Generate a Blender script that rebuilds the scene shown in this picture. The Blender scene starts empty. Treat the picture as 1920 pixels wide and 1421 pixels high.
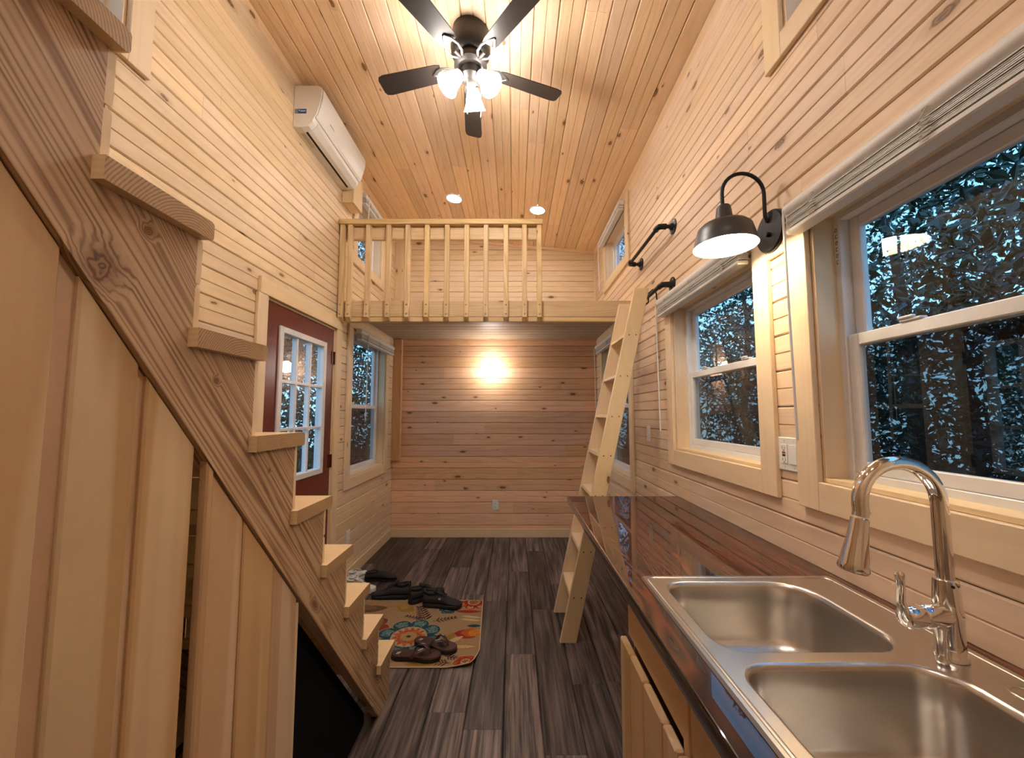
import bpy, bmesh, math, random
import numpy as np
from mathutils import Vector, Matrix
random.seed(7)
rng = np.random.default_rng(7)
SC = bpy.context.scene
COL = SC.collection
R = math.radians
PI = math.pi

# ------------------------------------------------------------------ camera, world, exposure
H = 1.404
cam = bpy.data.objects.new('camera', bpy.data.cameras.new('camera'))
COL.objects.link(cam)
cam.location = (0, 0, H)
cam.rotation_euler = (R(90 + 4.3), 0, 0)
cam.data.sensor_fit = 'HORIZONTAL'
cam.data.sensor_width = 36
cam.data.lens = 740 / 1920 * 36
cam.data.shift_x = -4 / 1920
cam.data.shift_y = 9.86 / 1920
cam.data.clip_start = 0.02
SC.camera = cam
vs = SC.view_settings
vs.view_transform = 'Standard'
vs.look = 'None'
vs.gamma = 1
vs.use_curve_mapping = False
vs.exposure = 1.87

SKY_STRENGTH = 0.62
FAN_E, CAN_E, GLOBE_E, BARN_E, REAR_FILL_E = 21, 37, 15, 66, 45
WARM = (1.0, 0.80, 0.60)

wd = bpy.data.worlds.new('dusk_sky')
SC.world = wd
wd.use_nodes = True
wn = wd.node_tree
wn.nodes.clear()
wo = wn.nodes.new('ShaderNodeOutputWorld')
wb = wn.nodes.new('ShaderNodeBackground')
wt = wn.nodes.new('ShaderNodeTexCoord')
wsx = wn.nodes.new('ShaderNodeSeparateXYZ')
wr = wn.nodes.new('ShaderNodeValToRGB')
wr.color_ramp.elements[0].position = 0.0
wr.color_ramp.elements[0].color = (0.30, 0.62, 0.85, 1)
wr.color_ramp.elements[1].position = 0.8
wr.color_ramp.elements[1].color = (0.16, 0.46, 0.95, 1)
wn.links.new(wt.outputs['Generated'], wsx.inputs[0])
wn.links.new(wsx.outputs['Z'], wr.inputs[0])
wn.links.new(wr.outputs[0], wb.inputs[0])
wb.inputs[1].default_value = SKY_STRENGTH
wn.links.new(wb.outputs[0], wo.inputs[0])

# ------------------------------------------------------------------ node helpers
class NT:
    def __init__(s, name):
        s.m = bpy.data.materials.new(name)
        s.m.use_nodes = True
        s.t = s.m.node_tree
        s.t.nodes.clear()
        s.out = s.t.nodes.new('ShaderNodeOutputMaterial')
    def put(s, sock, v):
        if v is None: return
        if isinstance(v, bpy.types.NodeSocket): s.t.links.new(v, sock)
        else: sock.default_value = v
    def n(s, typ, **k):
        nd = s.t.nodes.new(typ)
        for a, b in k.items(): setattr(nd, a, b)
        return nd
    def math(s, op, a, b=None, c=None, clamp=False):
        nd = s.n('ShaderNodeMath', operation=op, use_clamp=clamp)
        s.put(nd.inputs[0], a); s.put(nd.inputs[1], b); s.put(nd.inputs[2], c)
        return nd.outputs[0]
    def mix(s, f, a, b, mode='MIX'):
        nd = s.n('ShaderNodeMix', data_type='RGBA', blend_type=mode)
        s.put(nd.inputs[0], f)
        s.put(nd.inputs[6], a if isinstance(a, bpy.types.NodeSocket) else (*a[:3], 1))
        s.put(nd.inputs[7], b if isinstance(b, bpy.types.NodeSocket) else (*b[:3], 1))
        return nd.outputs[2]
    def xyz(s, x, y, z):
        nd = s.n('ShaderNodeCombineXYZ')
        s.put(nd.inputs[0], x); s.put(nd.inputs[1], y); s.put(nd.inputs[2], z)
        return nd.outputs[0]
    def sep(s, v):
        nd = s.n('ShaderNodeSeparateXYZ'); s.put(nd.inputs[0], v)
        return nd.outputs
    def noise(s, v, scale=1.0, detail=2.0, dist=0.0, rough=0.5):
        nd = s.n('ShaderNodeTexNoise')
        s.put(nd.inputs['Vector'], v); nd.inputs['Scale'].default_value = scale
        nd.inputs['Detail'].default_value = detail; nd.inputs['Distortion'].default_value = dist
        nd.inputs['Roughness'].default_value = rough
        return nd.outputs[0]
    def ramp(s, f, lo, hi):
        nd = s.n('ShaderNodeMapRange', interpolation_type='SMOOTHSTEP')
        s.put(nd.inputs[0], f); nd.inputs[1].default_value = lo; nd.inputs[2].default_value = hi
        return nd.outputs[0]
    def bsdf(s, col, rough=0.5, metal=0.0, spec=0.5, coat=0.0, coat_rough=0.03, bump=None, bump_s=0.1, bump_d=0.002, emit=None, es=0.0, trans=0.0):
        b = s.n('ShaderNodeBsdfPrincipled')
        s.put(b.inputs['Base Color'], col if isinstance(col, bpy.types.NodeSocket) else (*col[:3], 1))
        s.put(b.inputs['Roughness'], rough); s.put(b.inputs['Metallic'], metal)
        b.inputs['Specular IOR Level'].default_value = spec
        b.inputs['Coat Weight'].default_value = coat; b.inputs['Coat Roughness'].default_value = coat_rough
        if trans: b.inputs['Transmission Weight'].default_value = trans
        if emit is not None:
            b.inputs['Emission Color'].default_value = (*emit, 1); b.inputs['Emission Strength'].default_value = es
        if bump is not None:
            bp = s.n('ShaderNodeBump'); bp.inputs['Strength'].default_value = bump_s; bp.inputs['Distance'].default_value = bump_d
            s.put(bp.inputs['Height'], bump); s.t.links.new(bp.outputs[0], b.inputs['Normal'])
            if coat: s.t.links.new(bp.outputs[0], b.inputs['Coat Normal'])
        s.t.links.new(b.outputs[0], s.out.inputs[0])
        return s.m

MATS = {}
def cached(fn):
    def g(*a, **k):
        key = (fn.__name__,) + a + tuple(sorted(k.items()))
        if key not in MATS: MATS[key] = fn(*a, **k)
        return MATS[key]
    return g

def grain_coords(T, axis, rot=0.0):
    """object coordinates with the grain along x, shifted at random for each object"""
    tc = T.n('ShaderNodeTexCoord')
    v = tc.outputs['Object']
    if rot:
        vr = T.n('ShaderNodeVectorRotate', rotation_type='X_AXIS')
        T.put(vr.inputs['Vector'], v); vr.inputs['Angle'].default_value = rot
        v = vr.outputs[0]
    x, y, z = T.sep(v)
    g, a, b = {'x': (x, y, z), 'y': (y, x, z), 'z': (z, x, y)}[axis]
    oi = T.n('ShaderNodeObjectInfo')
    rnd = oi.outputs['Random']
    g = T.math('ADD', g, T.math('MULTIPLY', rnd, 53.0))
    a = T.math('ADD', a, T.math('MULTIPLY', rnd, 17.0))
    return g, a, b, rnd

WOODS = {
    # base, dark grain, grain amount, contour count, knot density, knot size, board variation, roughness, figure stretch
    'pine':     ((0.78, 0.605, 0.41), (0.60, 0.41, 0.23), 0.45, 15, 0.42, 0.08, 0.09, 0.52, 0.45),
    'pine_blush': ((0.78, 0.595, 0.42), (0.60, 0.39, 0.24), 0.45, 15, 0.40, 0.08, 0.09, 0.52, 0.45),
    'pine_amber': ((0.88, 0.66, 0.45), (0.69, 0.43, 0.245), 0.45, 15, 0.36, 0.085, 0.10, 0.6, 0.45),
    'pine_rose': ((0.88, 0.56, 0.35), (0.66, 0.35, 0.185), 0.5, 13, 0.45, 0.08, 0.15, 0.52, 0.45),
    'casing':   ((0.79, 0.615, 0.405), (0.68, 0.48, 0.275), 0.35, 9, 0.14, 0.05, 0.05, 0.5, 0.4),
    'lumber':   ((0.72, 0.545, 0.315), (0.50, 0.325, 0.145), 0.75, 22, 0.2, 0.08, 0.07, 0.55, 0.3),
    'weathered': ((0.50, 0.395, 0.29), (0.36, 0.265, 0.18), 0.5, 16, 0.2, 0.08, 0.10, 0.5, 0.4),
    'ladder':   ((0.79, 0.61, 0.39), (0.70, 0.50, 0.275), 0.35, 10, 0.18, 0.06, 0.05, 0.5, 0.4),
    'fir':      ((0.63, 0.43, 0.245), (0.20, 0.095, 0.04), 1.0, 30, 0.22, 0.12, 0.04, 0.55, 0.12),
    'alder':    ((0.62, 0.41, 0.235), (0.45, 0.265, 0.13), 0.6, 5, 0.22, 0.05, 0.08, 0.45, 0.3),
    'cabinet':  ((0.60, 0.41, 0.225), (0.48, 0.29, 0.135), 0.5, 8, 0.18, 0.08, 0.07, 0.45, 0.35),
}
@cached
def wood(kind, axis, rot=0.0, knots=()):
    base, dark, amt, cont, kd, ks, var, rough, stretch = WOODS[kind]
    T = NT('%s_wood_%s' % (kind, axis))
    g, a, b, rnd = grain_coords(T, axis, rot)
    cross = T.math('ADD', a, b)
    # knots
    kv = T.xyz(T.math('MULTIPLY', g, 2.6), T.math('MULTIPLY', cross, 6.6), 0.0)
    vo = T.n('ShaderNodeTexVoronoi', voronoi_dimensions='2D', feature='F1')
    T.put(vo.inputs['Vector'], kv); vo.inputs['Scale'].default_value = 1.0
    wob = T.noise(T.xyz(T.math('MULTIPLY', g, 60), T.math('MULTIPLY', cross, 60), 0.0), 1.0, 1.0)
    d = T.math('ADD', vo.outputs['Distance'], T.math('MULTIPLY', T.math('SUBTRACT', wob, 0.5), 0.05))
    cr, cg, cb = T.sep(vo.outputs['Color'])
    has = T.math('LESS_THAN', cr, kd)
    rad = T.math('MULTIPLY', T.math('ADD', T.math('MULTIPLY', cg, cg), 0.35), ks)
    q = T.math('DIVIDE', d, rad)
    core = T.math('MULTIPLY', has, T.math('SUBTRACT', 1.0, T.ramp(q, 0.7, 1.0)))
    halo = T.math('MULTIPLY', has, T.math('SUBTRACT', 1.0, T.ramp(q, 0.8, 2.3)))
    for ky, kz, kr in knots:     # knots at given places of this one piece (object y, z, radius)
        ob = T.sep(T.n('ShaderNodeTexCoord').outputs['Object'])
        ey, ez = T.math('SUBTRACT', ob[1], ky), T.math('SUBTRACT', ob[2], kz)
        dd = T.math('SQRT', T.math('ADD', T.math('MULTIPLY', ey, ey), T.math('MULTIPLY', ez, ez)))
        dd = T.math('ADD', dd, T.math('MULTIPLY', T.math('SUBTRACT', wob, 0.5), kr * 0.8))
        qq = T.math('DIVIDE', dd, kr)
        core = T.math('MAXIMUM', core, T.math('SUBTRACT', 1.0, T.ramp(qq, 0.6, 1.1)))
        halo = T.math('MAXIMUM', halo, T.math('SUBTRACT', 1.0, T.ramp(qq, 0.7, 2.4)))
        q = T.math('MINIMUM', q, qq)
    # cathedral figure: contours of a stretched noise, bent around the knots
    fig = T.noise(T.xyz(T.math('MULTIPLY', g, stretch), T.math('MULTIPLY', a, 5.0), T.math('MULTIPLY', b, 5.0)), 1.0, 2.0, 0.3)
    arg = T.math('ADD', T.math('MULTIPLY', fig, float(cont) * 6.28), T.math('MULTIPLY', halo, 7.0))
    lw, fw_, bw = 0.6, 0.35, 0.35
    if kind == 'fir':       # close straight growth lines, swinging round the knots
        wav = T.noise(T.xyz(T.math('MULTIPLY', g, 0.7), T.math('MULTIPLY', cross, 16.0), 0.0), 1.0, 3.0)
        arg = T.math('ADD', T.math('ADD', T.math('MULTIPLY', cross, 420.0), T.math('MULTIPLY', wav, 42.0)), T.math('ADD', T.math('MULTIPLY', fig, 110.0), T.math('MULTIPLY', halo, 10.0)))
        lw, fw_, bw = T.math('MULTIPLY', T.noise(T.xyz(T.math('MULTIPLY', g, 2.0), T.math('MULTIPLY', cross, 40.0), 3.0), 1.0, 2.0), 1.15), 0.28, 0.2
    line = T.math('POWER', T.math('ADD', T.math('MULTIPLY', T.math('SINE', arg), 0.5), 0.5), 2.2)
    fine = T.noise(T.xyz(T.math('MULTIPLY', g, 5), T.math('MULTIPLY', a, 160), T.math('MULTIPLY', b, 160)), 1.0, 2.0)
    broad = T.noise(T.xyz(T.math('MULTIPLY', g, 0.8), T.math('MULTIPLY', a, 9), T.math('MULTIPLY', b, 9)), 1.0, 3.0)
    f1 = T.math('MULTIPLY', T.math('ADD', T.math('MULTIPLY', line, lw), T.math('ADD', T.math('MULTIPLY', fine, fw_), T.math('MULTIPLY', broad, bw))), amt, clamp=True)
    c = T.mix(f1, base, dark)
    if kind in ('alder', 'cabinet'):     # pale sapwood running along one side of many boards
        sap = T.noise(T.xyz(T.math('MULTIPLY', g, 0.35), T.math('MULTIPLY', cross, 7.0), 5.0), 1.0, 2.0)
        c = T.mix(T.math('MULTIPLY', T.ramp(sap, 0.54, 0.58), 0.62), c, T.mix(T.math('MULTIPLY', f1, 0.6), (0.73, 0.57, 0.39), (0.62, 0.45, 0.28)))
    c = T.mix(T.math('MULTIPLY', halo, 0.45), c, tuple(x * 0.75 for x in dark))
    kring = T.math('ADD', T.math('MULTIPLY', T.math('SINE', T.math('ADD', T.math('MULTIPLY', q, 13.0), T.math('MULTIPLY', wob, 6.0))), 0.5), 0.5)
    c = T.mix(T.math('MULTIPLY', core, 0.9), c, T.mix(kring, (0.10, 0.036, 0.015), (0.30, 0.15, 0.065)))
    hs = T.n('ShaderNodeHueSaturation')
    T.put(hs.inputs['Color'], c)
    rn2 = T.math('FRACT', T.math('MULTIPLY', rnd, 91.7))
    T.put(hs.inputs['Value'], T.math('ADD', 1.0 - var, T.math('MULTIPLY', rnd, 2 * var)))
    T.put(hs.inputs['Hue'], T.math('ADD', 0.4955, T.math('MULTIPLY', rn2, 0.009)))
    T.put(hs.inputs['Saturation'], T.math('ADD', 0.92, T.math('MULTIPLY', rn2, 0.16)))
    return T.bsdf(hs.outputs[0], rough, spec=0.35, bump=f1, bump_s=0.15, bump_d=0.0006)

@cached
def solid_wood(seed=0):
    """solid wood with growth rings about the tread's length: arcs on the sawn ends"""
    T = NT('tread_wood')
    tc = T.n('ShaderNodeTexCoord')
    x, y, z = T.sep(tc.outputs['Object'])
    rnd = T.n('ShaderNodeObjectInfo').outputs['Random']
    nz = T.noise(T.xyz(T.math('MULTIPLY', x, 1.5), T.math('MULTIPLY', y, 9), T.math('ADD', T.math('MULTIPLY', z, 9), T.math('MULTIPLY', rnd, 40))), 1.0, 2.0)
    cy = T.math('MULTIPLY', T.math('SUBTRACT', rnd, 0.5), 0.16)
    dy = T.math('SUBTRACT', y, cy)
    dz = T.math('ADD', z, T.math('ADD', 0.035, T.math('MULTIPLY', rnd, 0.05)))
    rr = T.math('SQRT', T.math('ADD', T.math('MULTIPLY', dy, dy), T.math('MULTIPLY', dz, dz)))
    rr = T.math('ADD', rr, T.math('MULTIPLY', nz, 0.022))
    ring = T.math('POWER', T.math('ADD', T.math('MULTIPLY', T.math('SINE', T.math('MULTIPLY', rr, 1150.0)), 0.5), 0.5), 1.6)
    fine = T.noise(T.xyz(T.math('MULTIPLY', x, 6), T.math('MULTIPLY', y, 150), T.math('MULTIPLY', z, 150)), 1.0, 2.0)
    f = T.math('ADD', T.math('MULTIPLY', ring, 0.55), T.math('MULTIPLY', fine, 0.3), clamp=True)
    # sawn end grain drinks the finish and is darker; the planed top stays pale
    geo = T.n('ShaderNodeNewGeometry')
    nx, ny, nzz = T.sep(geo.outputs['True Normal'])
    endg = T.math('ABSOLUTE', nx)
    c = T.mix(T.math('MULTIPLY', f, 0.5), (0.76, 0.56, 0.33), (0.60, 0.39, 0.19))
    ce = T.mix(f, (0.56, 0.37, 0.195), (0.19, 0.09, 0.035))
    c = T.mix(endg, c, ce)
    return T.bsdf(c, 0.5, spec=0.3)

@cached
def plain(name, col, rough=0.5, metal=0.0, spec=0.5, coat=0.0, noise=0.0, nscale=40.0):
    T = NT(name)
    c = col
    bump = None
    if noise:
        tc = T.n('ShaderNodeTexCoord')
        nz = T.noise(tc.outputs['Object'], nscale, 3.0)
        c = T.mix(nz, tuple(x * (1 - noise) for x in col), tuple(min(1, x * (1 + noise)) for x in col))
        bump = nz
    return T.bsdf(c, rough, metal, spec, coat, bump=bump, bump_s=0.12, bump_d=0.001)

@cached
def emitter(name, col, e, base=(0.9, 0.88, 0.84)):
    T = NT(name)
    return T.bsdf(base, 0.4, emit=col, es=e)

@cached
def glass(name='window_glass', tint=(0.93, 0.97, 0.98)):
    T = NT(name)
    fr = T.n('ShaderNodeFresnel'); fr.inputs[0].default_value = 1.5
    tr = T.n('ShaderNodeBsdfTransparent'); tr.inputs[0].default_value = (*tint, 1)
    gl = T.n('ShaderNodeBsdfGlossy'); gl.inputs['Roughness'].default_value = 0.0
    mx = T.n('ShaderNodeMixShader')
    geo = T.n('ShaderNodeNewGeometry')      # reflect on the way in only: no trapped light inside the thin pane
    fac = T.math('MULTIPLY', T.math('MULTIPLY', fr.outputs[0], 1.7), T.math('SUBTRACT', 1.0, geo.outputs['Backfacing']), clamp=True)
    T.put(mx.inputs[0], fac); T.put(mx.inputs[1], tr.outputs[0]); T.put(mx.inputs[2], gl.outputs[0])
    T.t.links.new(mx.outputs[0], T.out.inputs[0])
    return T.m

@cached
def screen_mat():
    T = NT('insect_screen')
    tr = T.n('ShaderNodeBsdfTransparent'); tr.inputs[0].default_value = (1, 1, 1, 1)
    df = T.n('ShaderNodeBsdfDiffuse'); df.inputs[0].default_value = (0.02, 0.022, 0.024, 1)
    mx = T.n('ShaderNodeMixShader'); mx.inputs[0].default_value = 0.5
    T.put(mx.inputs[1], tr.outputs[0]); T.put(mx.inputs[2], df.outputs[0])
    T.t.links.new(mx.outputs[0], T.out.inputs[0])
    return T.m

@cached
def vinyl_plank():
    T = NT('dark_vinyl_plank')
    g, a, b, rnd = grain_coords(T, 'y')
    s1 = T.noise(T.xyz(T.math('MULTIPLY', g, 1.6), T.math('MULTIPLY', a, 26), 0.0), 1.0, 4.0, 0.4)
    s2 = T.noise(T.xyz(T.math('MULTIPLY', g, 6), T.math('MULTIPLY', a, 190), 0.0), 1.0, 2.0)
    s3 = T.noise(T.xyz(T.math('MULTIPLY', g, 3.0), T.math('MULTIPLY', a, 70), 0.0), 1.0, 3.0, 0.3)
    f = T.ramp(T.math('ADD', T.math('MULTIPLY', s1, 0.55), T.math('ADD', T.math('MULTIPLY', s2, 0.15), T.math('MULTIPLY', s3, 0.35))), 0.38, 0.72)
    c = T.mix(f, (0.012, 0.0095, 0.009), (0.235, 0.178, 0.157))
    hs = T.n('ShaderNodeHueSaturation'); T.put(hs.inputs['Color'], c)
    T.put(hs.inputs['Value'], T.math('ADD', 0.5, T.math('MULTIPLY', rnd, 0.9)))
    return T.bsdf(hs.outputs[0], T.math('ADD', 0.33, T.math('MULTIPLY', s2, 0.2)), spec=0.4, bump=s2, bump_s=0.2, bump_d=0.0006)

@cached
def counter_mat():
    T = NT('dark_epoxy_wood')
    g, a, b, rnd = grain_coords(T, 'y')
    fig = T.noise(T.xyz(T.math('MULTIPLY', g, 0.9), T.math('MULTIPLY', a, 5.5), b), 1.0, 2.0, 0.5)
    line = T.math('POWER', T.math('ADD', T.math('MULTIPLY', T.math('SINE', T.math('MULTIPLY', fig, 150.0)), 0.5), 0.5), 0.8)
    br = T.noise(T.xyz(T.math('MULTIPLY', g, 1.3), T.math('MULTIPLY', a, 9), b), 1.0, 3.0)
    c = T.mix(line, (0.135, 0.036, 0.012), (0.03, 0.0085, 0.0045))
    c = T.mix(T.ramp(br, 0.42, 0.7), c, (0.02, 0.0075, 0.005))
    wav = T.noise(T.xyz(T.math('MULTIPLY', g, 7), T.math('MULTIPLY', a, 11), b), 1.0, 1.0)
    return T.bsdf(c, 0.6, spec=0.1, coat=1.0, coat_rough=0.0, bump=wav, bump_s=0.012, bump_d=0.003)

@cached
def steel():
    T = NT('brushed_steel')
    tc = T.n('ShaderNodeTexCoord')
    nz = T.noise(tc.outputs['Object'], 9.0, 1.0)
    return T.bsdf((0.64, 0.61, 0.57), 0.27, 1.0)

WHITE_VINYL = plain('white_vinyl', (0.74, 0.73, 0.74), 0.35)
WHITE_PLASTIC = plain('white_plastic', (0.80, 0.79, 0.77), 0.35)
BLIND_WHITE = plain('blind_white', (0.72, 0.69, 0.66), 0.45)
BLACK_METAL = plain('black_iron', (0.018, 0.018, 0.02), 0.4, 0.6)
BRONZE = plain('dark_bronze', (0.035, 0.030, 0.026), 0.42, 0.5)
CHROME = plain('chrome', (0.82, 0.81, 0.80), 0.06, 1.0)
RED_PAINT = plain('dark_red_paint', (0.125, 0.016, 0.010), 0.3)
SCREW = plain('screw_steel', (0.45, 0.42, 0.38), 0.35, 1.0)
HOLE = plain('dark_recess', (0.012, 0.011, 0.011), 0.8)
BACKING = plain('backing_board', (0.20, 0.12, 0.06), 0.8)

# ------------------------------------------------------------------ mesh helpers
WL = {}
class MB:
    def __init__(s): s.bm = bmesh.new()
    def box(s, x0, x1, y0, y1, z0, z1, bev=0.0):
        x0, x1 = sorted((x0, x1)); y0, y1 = sorted((y0, y1)); z0, z1 = sorted((z0, z1))
        v = [s.bm.verts.new(p) for p in ((x0,y0,z0),(x1,y0,z0),(x1,y1,z0),(x0,y1,z0),(x0,y0,z1),(x1,y0,z1),(x1,y1,z1),(x0,y1,z1))]
        fs = [s.bm.faces.new([v[i] for i in q]) for q in ((3,2,1,0),(4,5,6,7),(0,1,5,4),(1,2,6,5),(2,3,7,6),(3,0,4,7))]
        if bev:
            es = list({e for f in fs for e in f.edges})
            bmesh.ops.bevel(s.bm, geom=es, offset=bev, segments=1, affect='EDGES', clamp_overlap=True)
        return s
    def prism(s, poly, axis, a0, a1, bev=0.0):
        """poly in the two other axes (x,y order kept), pushed along axis from a0 to a1"""
        def P(p, a): return {'x': (a, p[0], p[1]), 'y': (p[0], a, p[1]), 'z': (p[0], p[1], a)}[axis]
        A = [s.bm.verts.new(P(p, a0)) for p in poly]; B = [s.bm.verts.new(P(p, a1)) for p in poly]
        n = len(poly)
        fs = [s.bm.faces.new(A), s.bm.faces.new(B[::-1])]
        for i in range(n): fs.append(s.bm.faces.new((A[i], B[i], B[(i+1) % n], A[(i+1) % n])))
        bmesh.ops.recalc_face_normals(s.bm, faces=fs)
        if bev:
            es = list({e for f in fs[:2] for e in f.edges})
            bmesh.ops.bevel(s.bm, geom=es, offset=bev, segments=1, affect='EDGES', clamp_overlap=True)
        return s
    def tube(s, pts, r, n=12, cap=True, flat=None):
        pts = [Vector(p) for p in pts]
        rs = r if isinstance(r, (list, tuple)) else [r] * len(pts)
        rings = []; up = None
        for i, p in enumerate(pts):
            t = (pts[min(i+1, len(pts)-1)] - pts[max(i-1, 0)]).normalized()
            if up is None:
                up = Vector((0, 0, 1)) if abs(t.z) < 0.9 else Vector((0, 1, 0))
            u = t.cross(up).normalized(); w = u.cross(t).normalized(); up = w
            k = flat if flat else 1.0
            rings.append([s.bm.verts.new(p + rs[i] * (u * math.cos(a) + w * k * math.sin(a))) for a in [2*PI*j/n for j in range(n)]])
        for A, B in zip(rings, rings[1:]):
            for j in range(n): s.bm.faces.new((A[j], A[(j+1) % n], B[(j+1) % n], B[j]))
        if cap: s.bm.faces.new(rings[0][::-1]); s.bm.faces.new(rings[-1])
        return s
    def lathe(s, prof, c=(0,0,0), axis=(0,0,1), n=24):
        """prof: (radius, height along axis)"""
        ax = Vector(axis).normalized()
        u = ax.orthogonal().normalized(); w = ax.cross(u); c = Vector(c)
        rings = []
        for r, h in prof:
            if r < 1e-5: rings.append([s.bm.verts.new(c + ax * h)])
            else: rings.append([s.bm.verts.new(c + ax*h + r*(u*math.cos(2*PI*j/n) + w*math.sin(2*PI*j/n))) for j in range(n)])
        for A, B in zip(rings, rings[1:]):
            for j in range(n):
                k = (j+1) % n
                if len(A) == 1 and len(B) == 1: continue
                if len(A) == 1: s.bm.faces.new((A[0], B[k], B[j]))
                elif len(B) == 1: s.bm.faces.new((A[j], A[k], B[0]))
                else: s.bm.faces.new((A[j], A[k], B[k], B[j]))
        return s
    def loft(s, rings, cap=True):
        Rg = [[s.bm.verts.new(p) for p in r] for r in rings]
        n = len(Rg[0])
        for A, B in zip(Rg, Rg[1:]):
            for j in range(n): s.bm.faces.new((A[j], A[(j+1) % n], B[(j+1) % n], B[j]))
        if cap: s.bm.faces.new(Rg[0][::-1]); s.bm.faces.new(Rg[-1])
        return s
    def build(s, name, mat, parent=None, smooth=False, keep_origin=False):
        me = bpy.data.meshes.new(name)
        bmesh.ops.recalc_face_normals(s.bm, faces=s.bm.faces[:])
        co = [v.co for v in s.bm.verts]
        c = Vector([(min(p[i] for p in co) + max(p[i] for p in co)) / 2 for i in range(3)])
        if keep_origin: c = Vector((0, 0, 0))
        bmesh.ops.translate(s.bm, verts=s.bm.verts[:], vec=-c)
        s.bm.to_mesh(me); s.bm.free()
        return link(name, me, mat, c, parent, smooth)

def link(name, me, mat, c, parent=None, smooth=False):
    if smooth:
        me.polygons.foreach_set('use_smooth', [True] * len(me.polygons))
        me.set_sharp_from_angle(angle=R(38))
    if mat is not None: me.materials.append(mat)
    o = bpy.data.objects.new(name, me)
    COL.objects.link(o)
    o.parent = parent
    o.location = Vector(c) - (WL[parent.name] if parent else Vector((0, 0, 0)))
    WL[o.name] = Vector(c)
    return o

def tag(o, label=None, cat=None, group=None, kind=None):
    if label: o['label'] = label
    if cat: o['category'] = cat
    if group: o['group'] = group
    if kind: o['kind'] = kind
    return o
def thing(name, label, cat, loc=(0, 0, 0), group=None):
    o = bpy.data.objects.new(name, None); COL.objects.link(o)
    o.empty_display_size = 0.05
    o.location = loc; WL[o.name] = Vector(loc)
    return tag(o, label, cat, group)
def struct_root(name, loc=(0, 0, 0), label=None):
    o = bpy.data.objects.new(name, None); COL.objects.link(o)
    o.location = loc; WL[o.name] = Vector(loc)
    return tag(o, label, None, None, 'structure')
def copy_tree(o, parent=None):
    c = o.copy(); COL.objects.link(c); c.parent = parent
    for ch in list(o.children): copy_tree(ch, c)
    return c
def bx(name, b, mat, parent=None, bev=0.002, smooth=False):
    return MB().box(*b, bev=bev).build(name, mat, parent, smooth)

def subtract(p, holes):
    ps = [p]
    for (a, b, c, d) in holes:
        nx = []
        for (u0, u1, v0, v1) in ps:
            if b <= u0 or a >= u1 or d <= v0 or c >= v1: nx.append((u0, u1, v0, v1)); continue
            if u0 < a: nx.append((u0, a, v0, v1))
            if u1 > b: nx.append((b, u1, v0, v1))
            m0, m1 = max(u0, a), min(u1, b)
            if v0 < c: nx.append((m0, m1, v0, c))
            if v1 > d: nx.append((m0, m1, d, v1))
        ps = nx
    return [q for q in ps if q[1]-q[0] > 0.01 and q[3]-q[2] > 0.006]

def board(name, parent, mat, u0, u1, v0, v1, mapf, full, bead=True, t=0.016, ch=0.005):
    """tongue-and-groove board: chamfered long edges, bead line down the middle; mapf(u, v, n) -> xyz"""
    g = 0.0013
    a, b = v0 + g, v1 - g
    prof = [(a, -t), (a, -ch), (a + ch, 0)]
    if bead and full:
        m = (v0 + v1) / 2
        prof += [(m - 0.0035, 0), (m - 0.0008, -0.0042), (m + 0.0008, -0.0042), (m + 0.0035, 0)]
    prof += [(b - ch, 0), (b, -ch), (b, -t)]
    n = len(prof)
    vs_ = [mapf(u, v, w) for u in (u0 + 0.0004, u1 - 0.0004) for v, w in prof]
    c = [sum(p[i] for p in vs_) / len(vs_) for i in range(3)]
    vs_ = [tuple(p[i] - c[i] for i in range(3)) for p in vs_]
    fs = [(i, i+1, n+i+1, n+i) for i in range(n-1)] + [(n-1, 0, n, 2*n-1), tuple(range(n))[::-1], tuple(range(n, 2*n))]
    me = bpy.data.meshes.new(name)
    me.from_pydata(vs_, [], fs)
    # make the face side point along +n
    p0 = mapf(0, 0, 0); p1 = mapf(0, 0, 1); nn = Vector(p1) - Vector(p0)
    if me.polygons[2].normal.dot(nn) < 0: me.flip_normals()
    return link(name, me, mat, c, parent)

def boards(parent, mat, U, Vr, pitch, mapf, holes=(), joint=(1.2, 2.6), bead=True, name='board', v_start=None):
    rows = []
    v = Vr[0] if v_start is None else v_start
    while v < Vr[1] - 0.004:
        rows.append((max(v, Vr[0]), min(v + pitch, Vr[1]), v >= Vr[0] - 1e-6 and v + pitch <= Vr[1] + 1e-6)); v += pitch
    for (v0, v1, full) in rows:
        js = [U[0]]
        x = U[0] + random.uniform(0.3, joint[1])
        while x < U[1] - 0.35:
            js.append(x); x += random.uniform(*joint)
        js.append(U[1])
        for a, b in zip(js, js[1:]):
            for q in subtract((a, b, v0, v1), holes):
                board(name, parent, mat, q[0], q[1], q[2], q[3], mapf, full and abs(q[2]-v0) < 1e-6 and abs(q[3]-v1) < 1e-6, bead)

# ------------------------------------------------------------------ room shell
XL, XR, YB, YR = -1.415, 0.975, 4.63, -1.0
ZL, ZR = 3.575, 3.355
SL = (ZR - ZL) / (XR - XL)
def zc(x): return ZL + SL * (x - XL)

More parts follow.
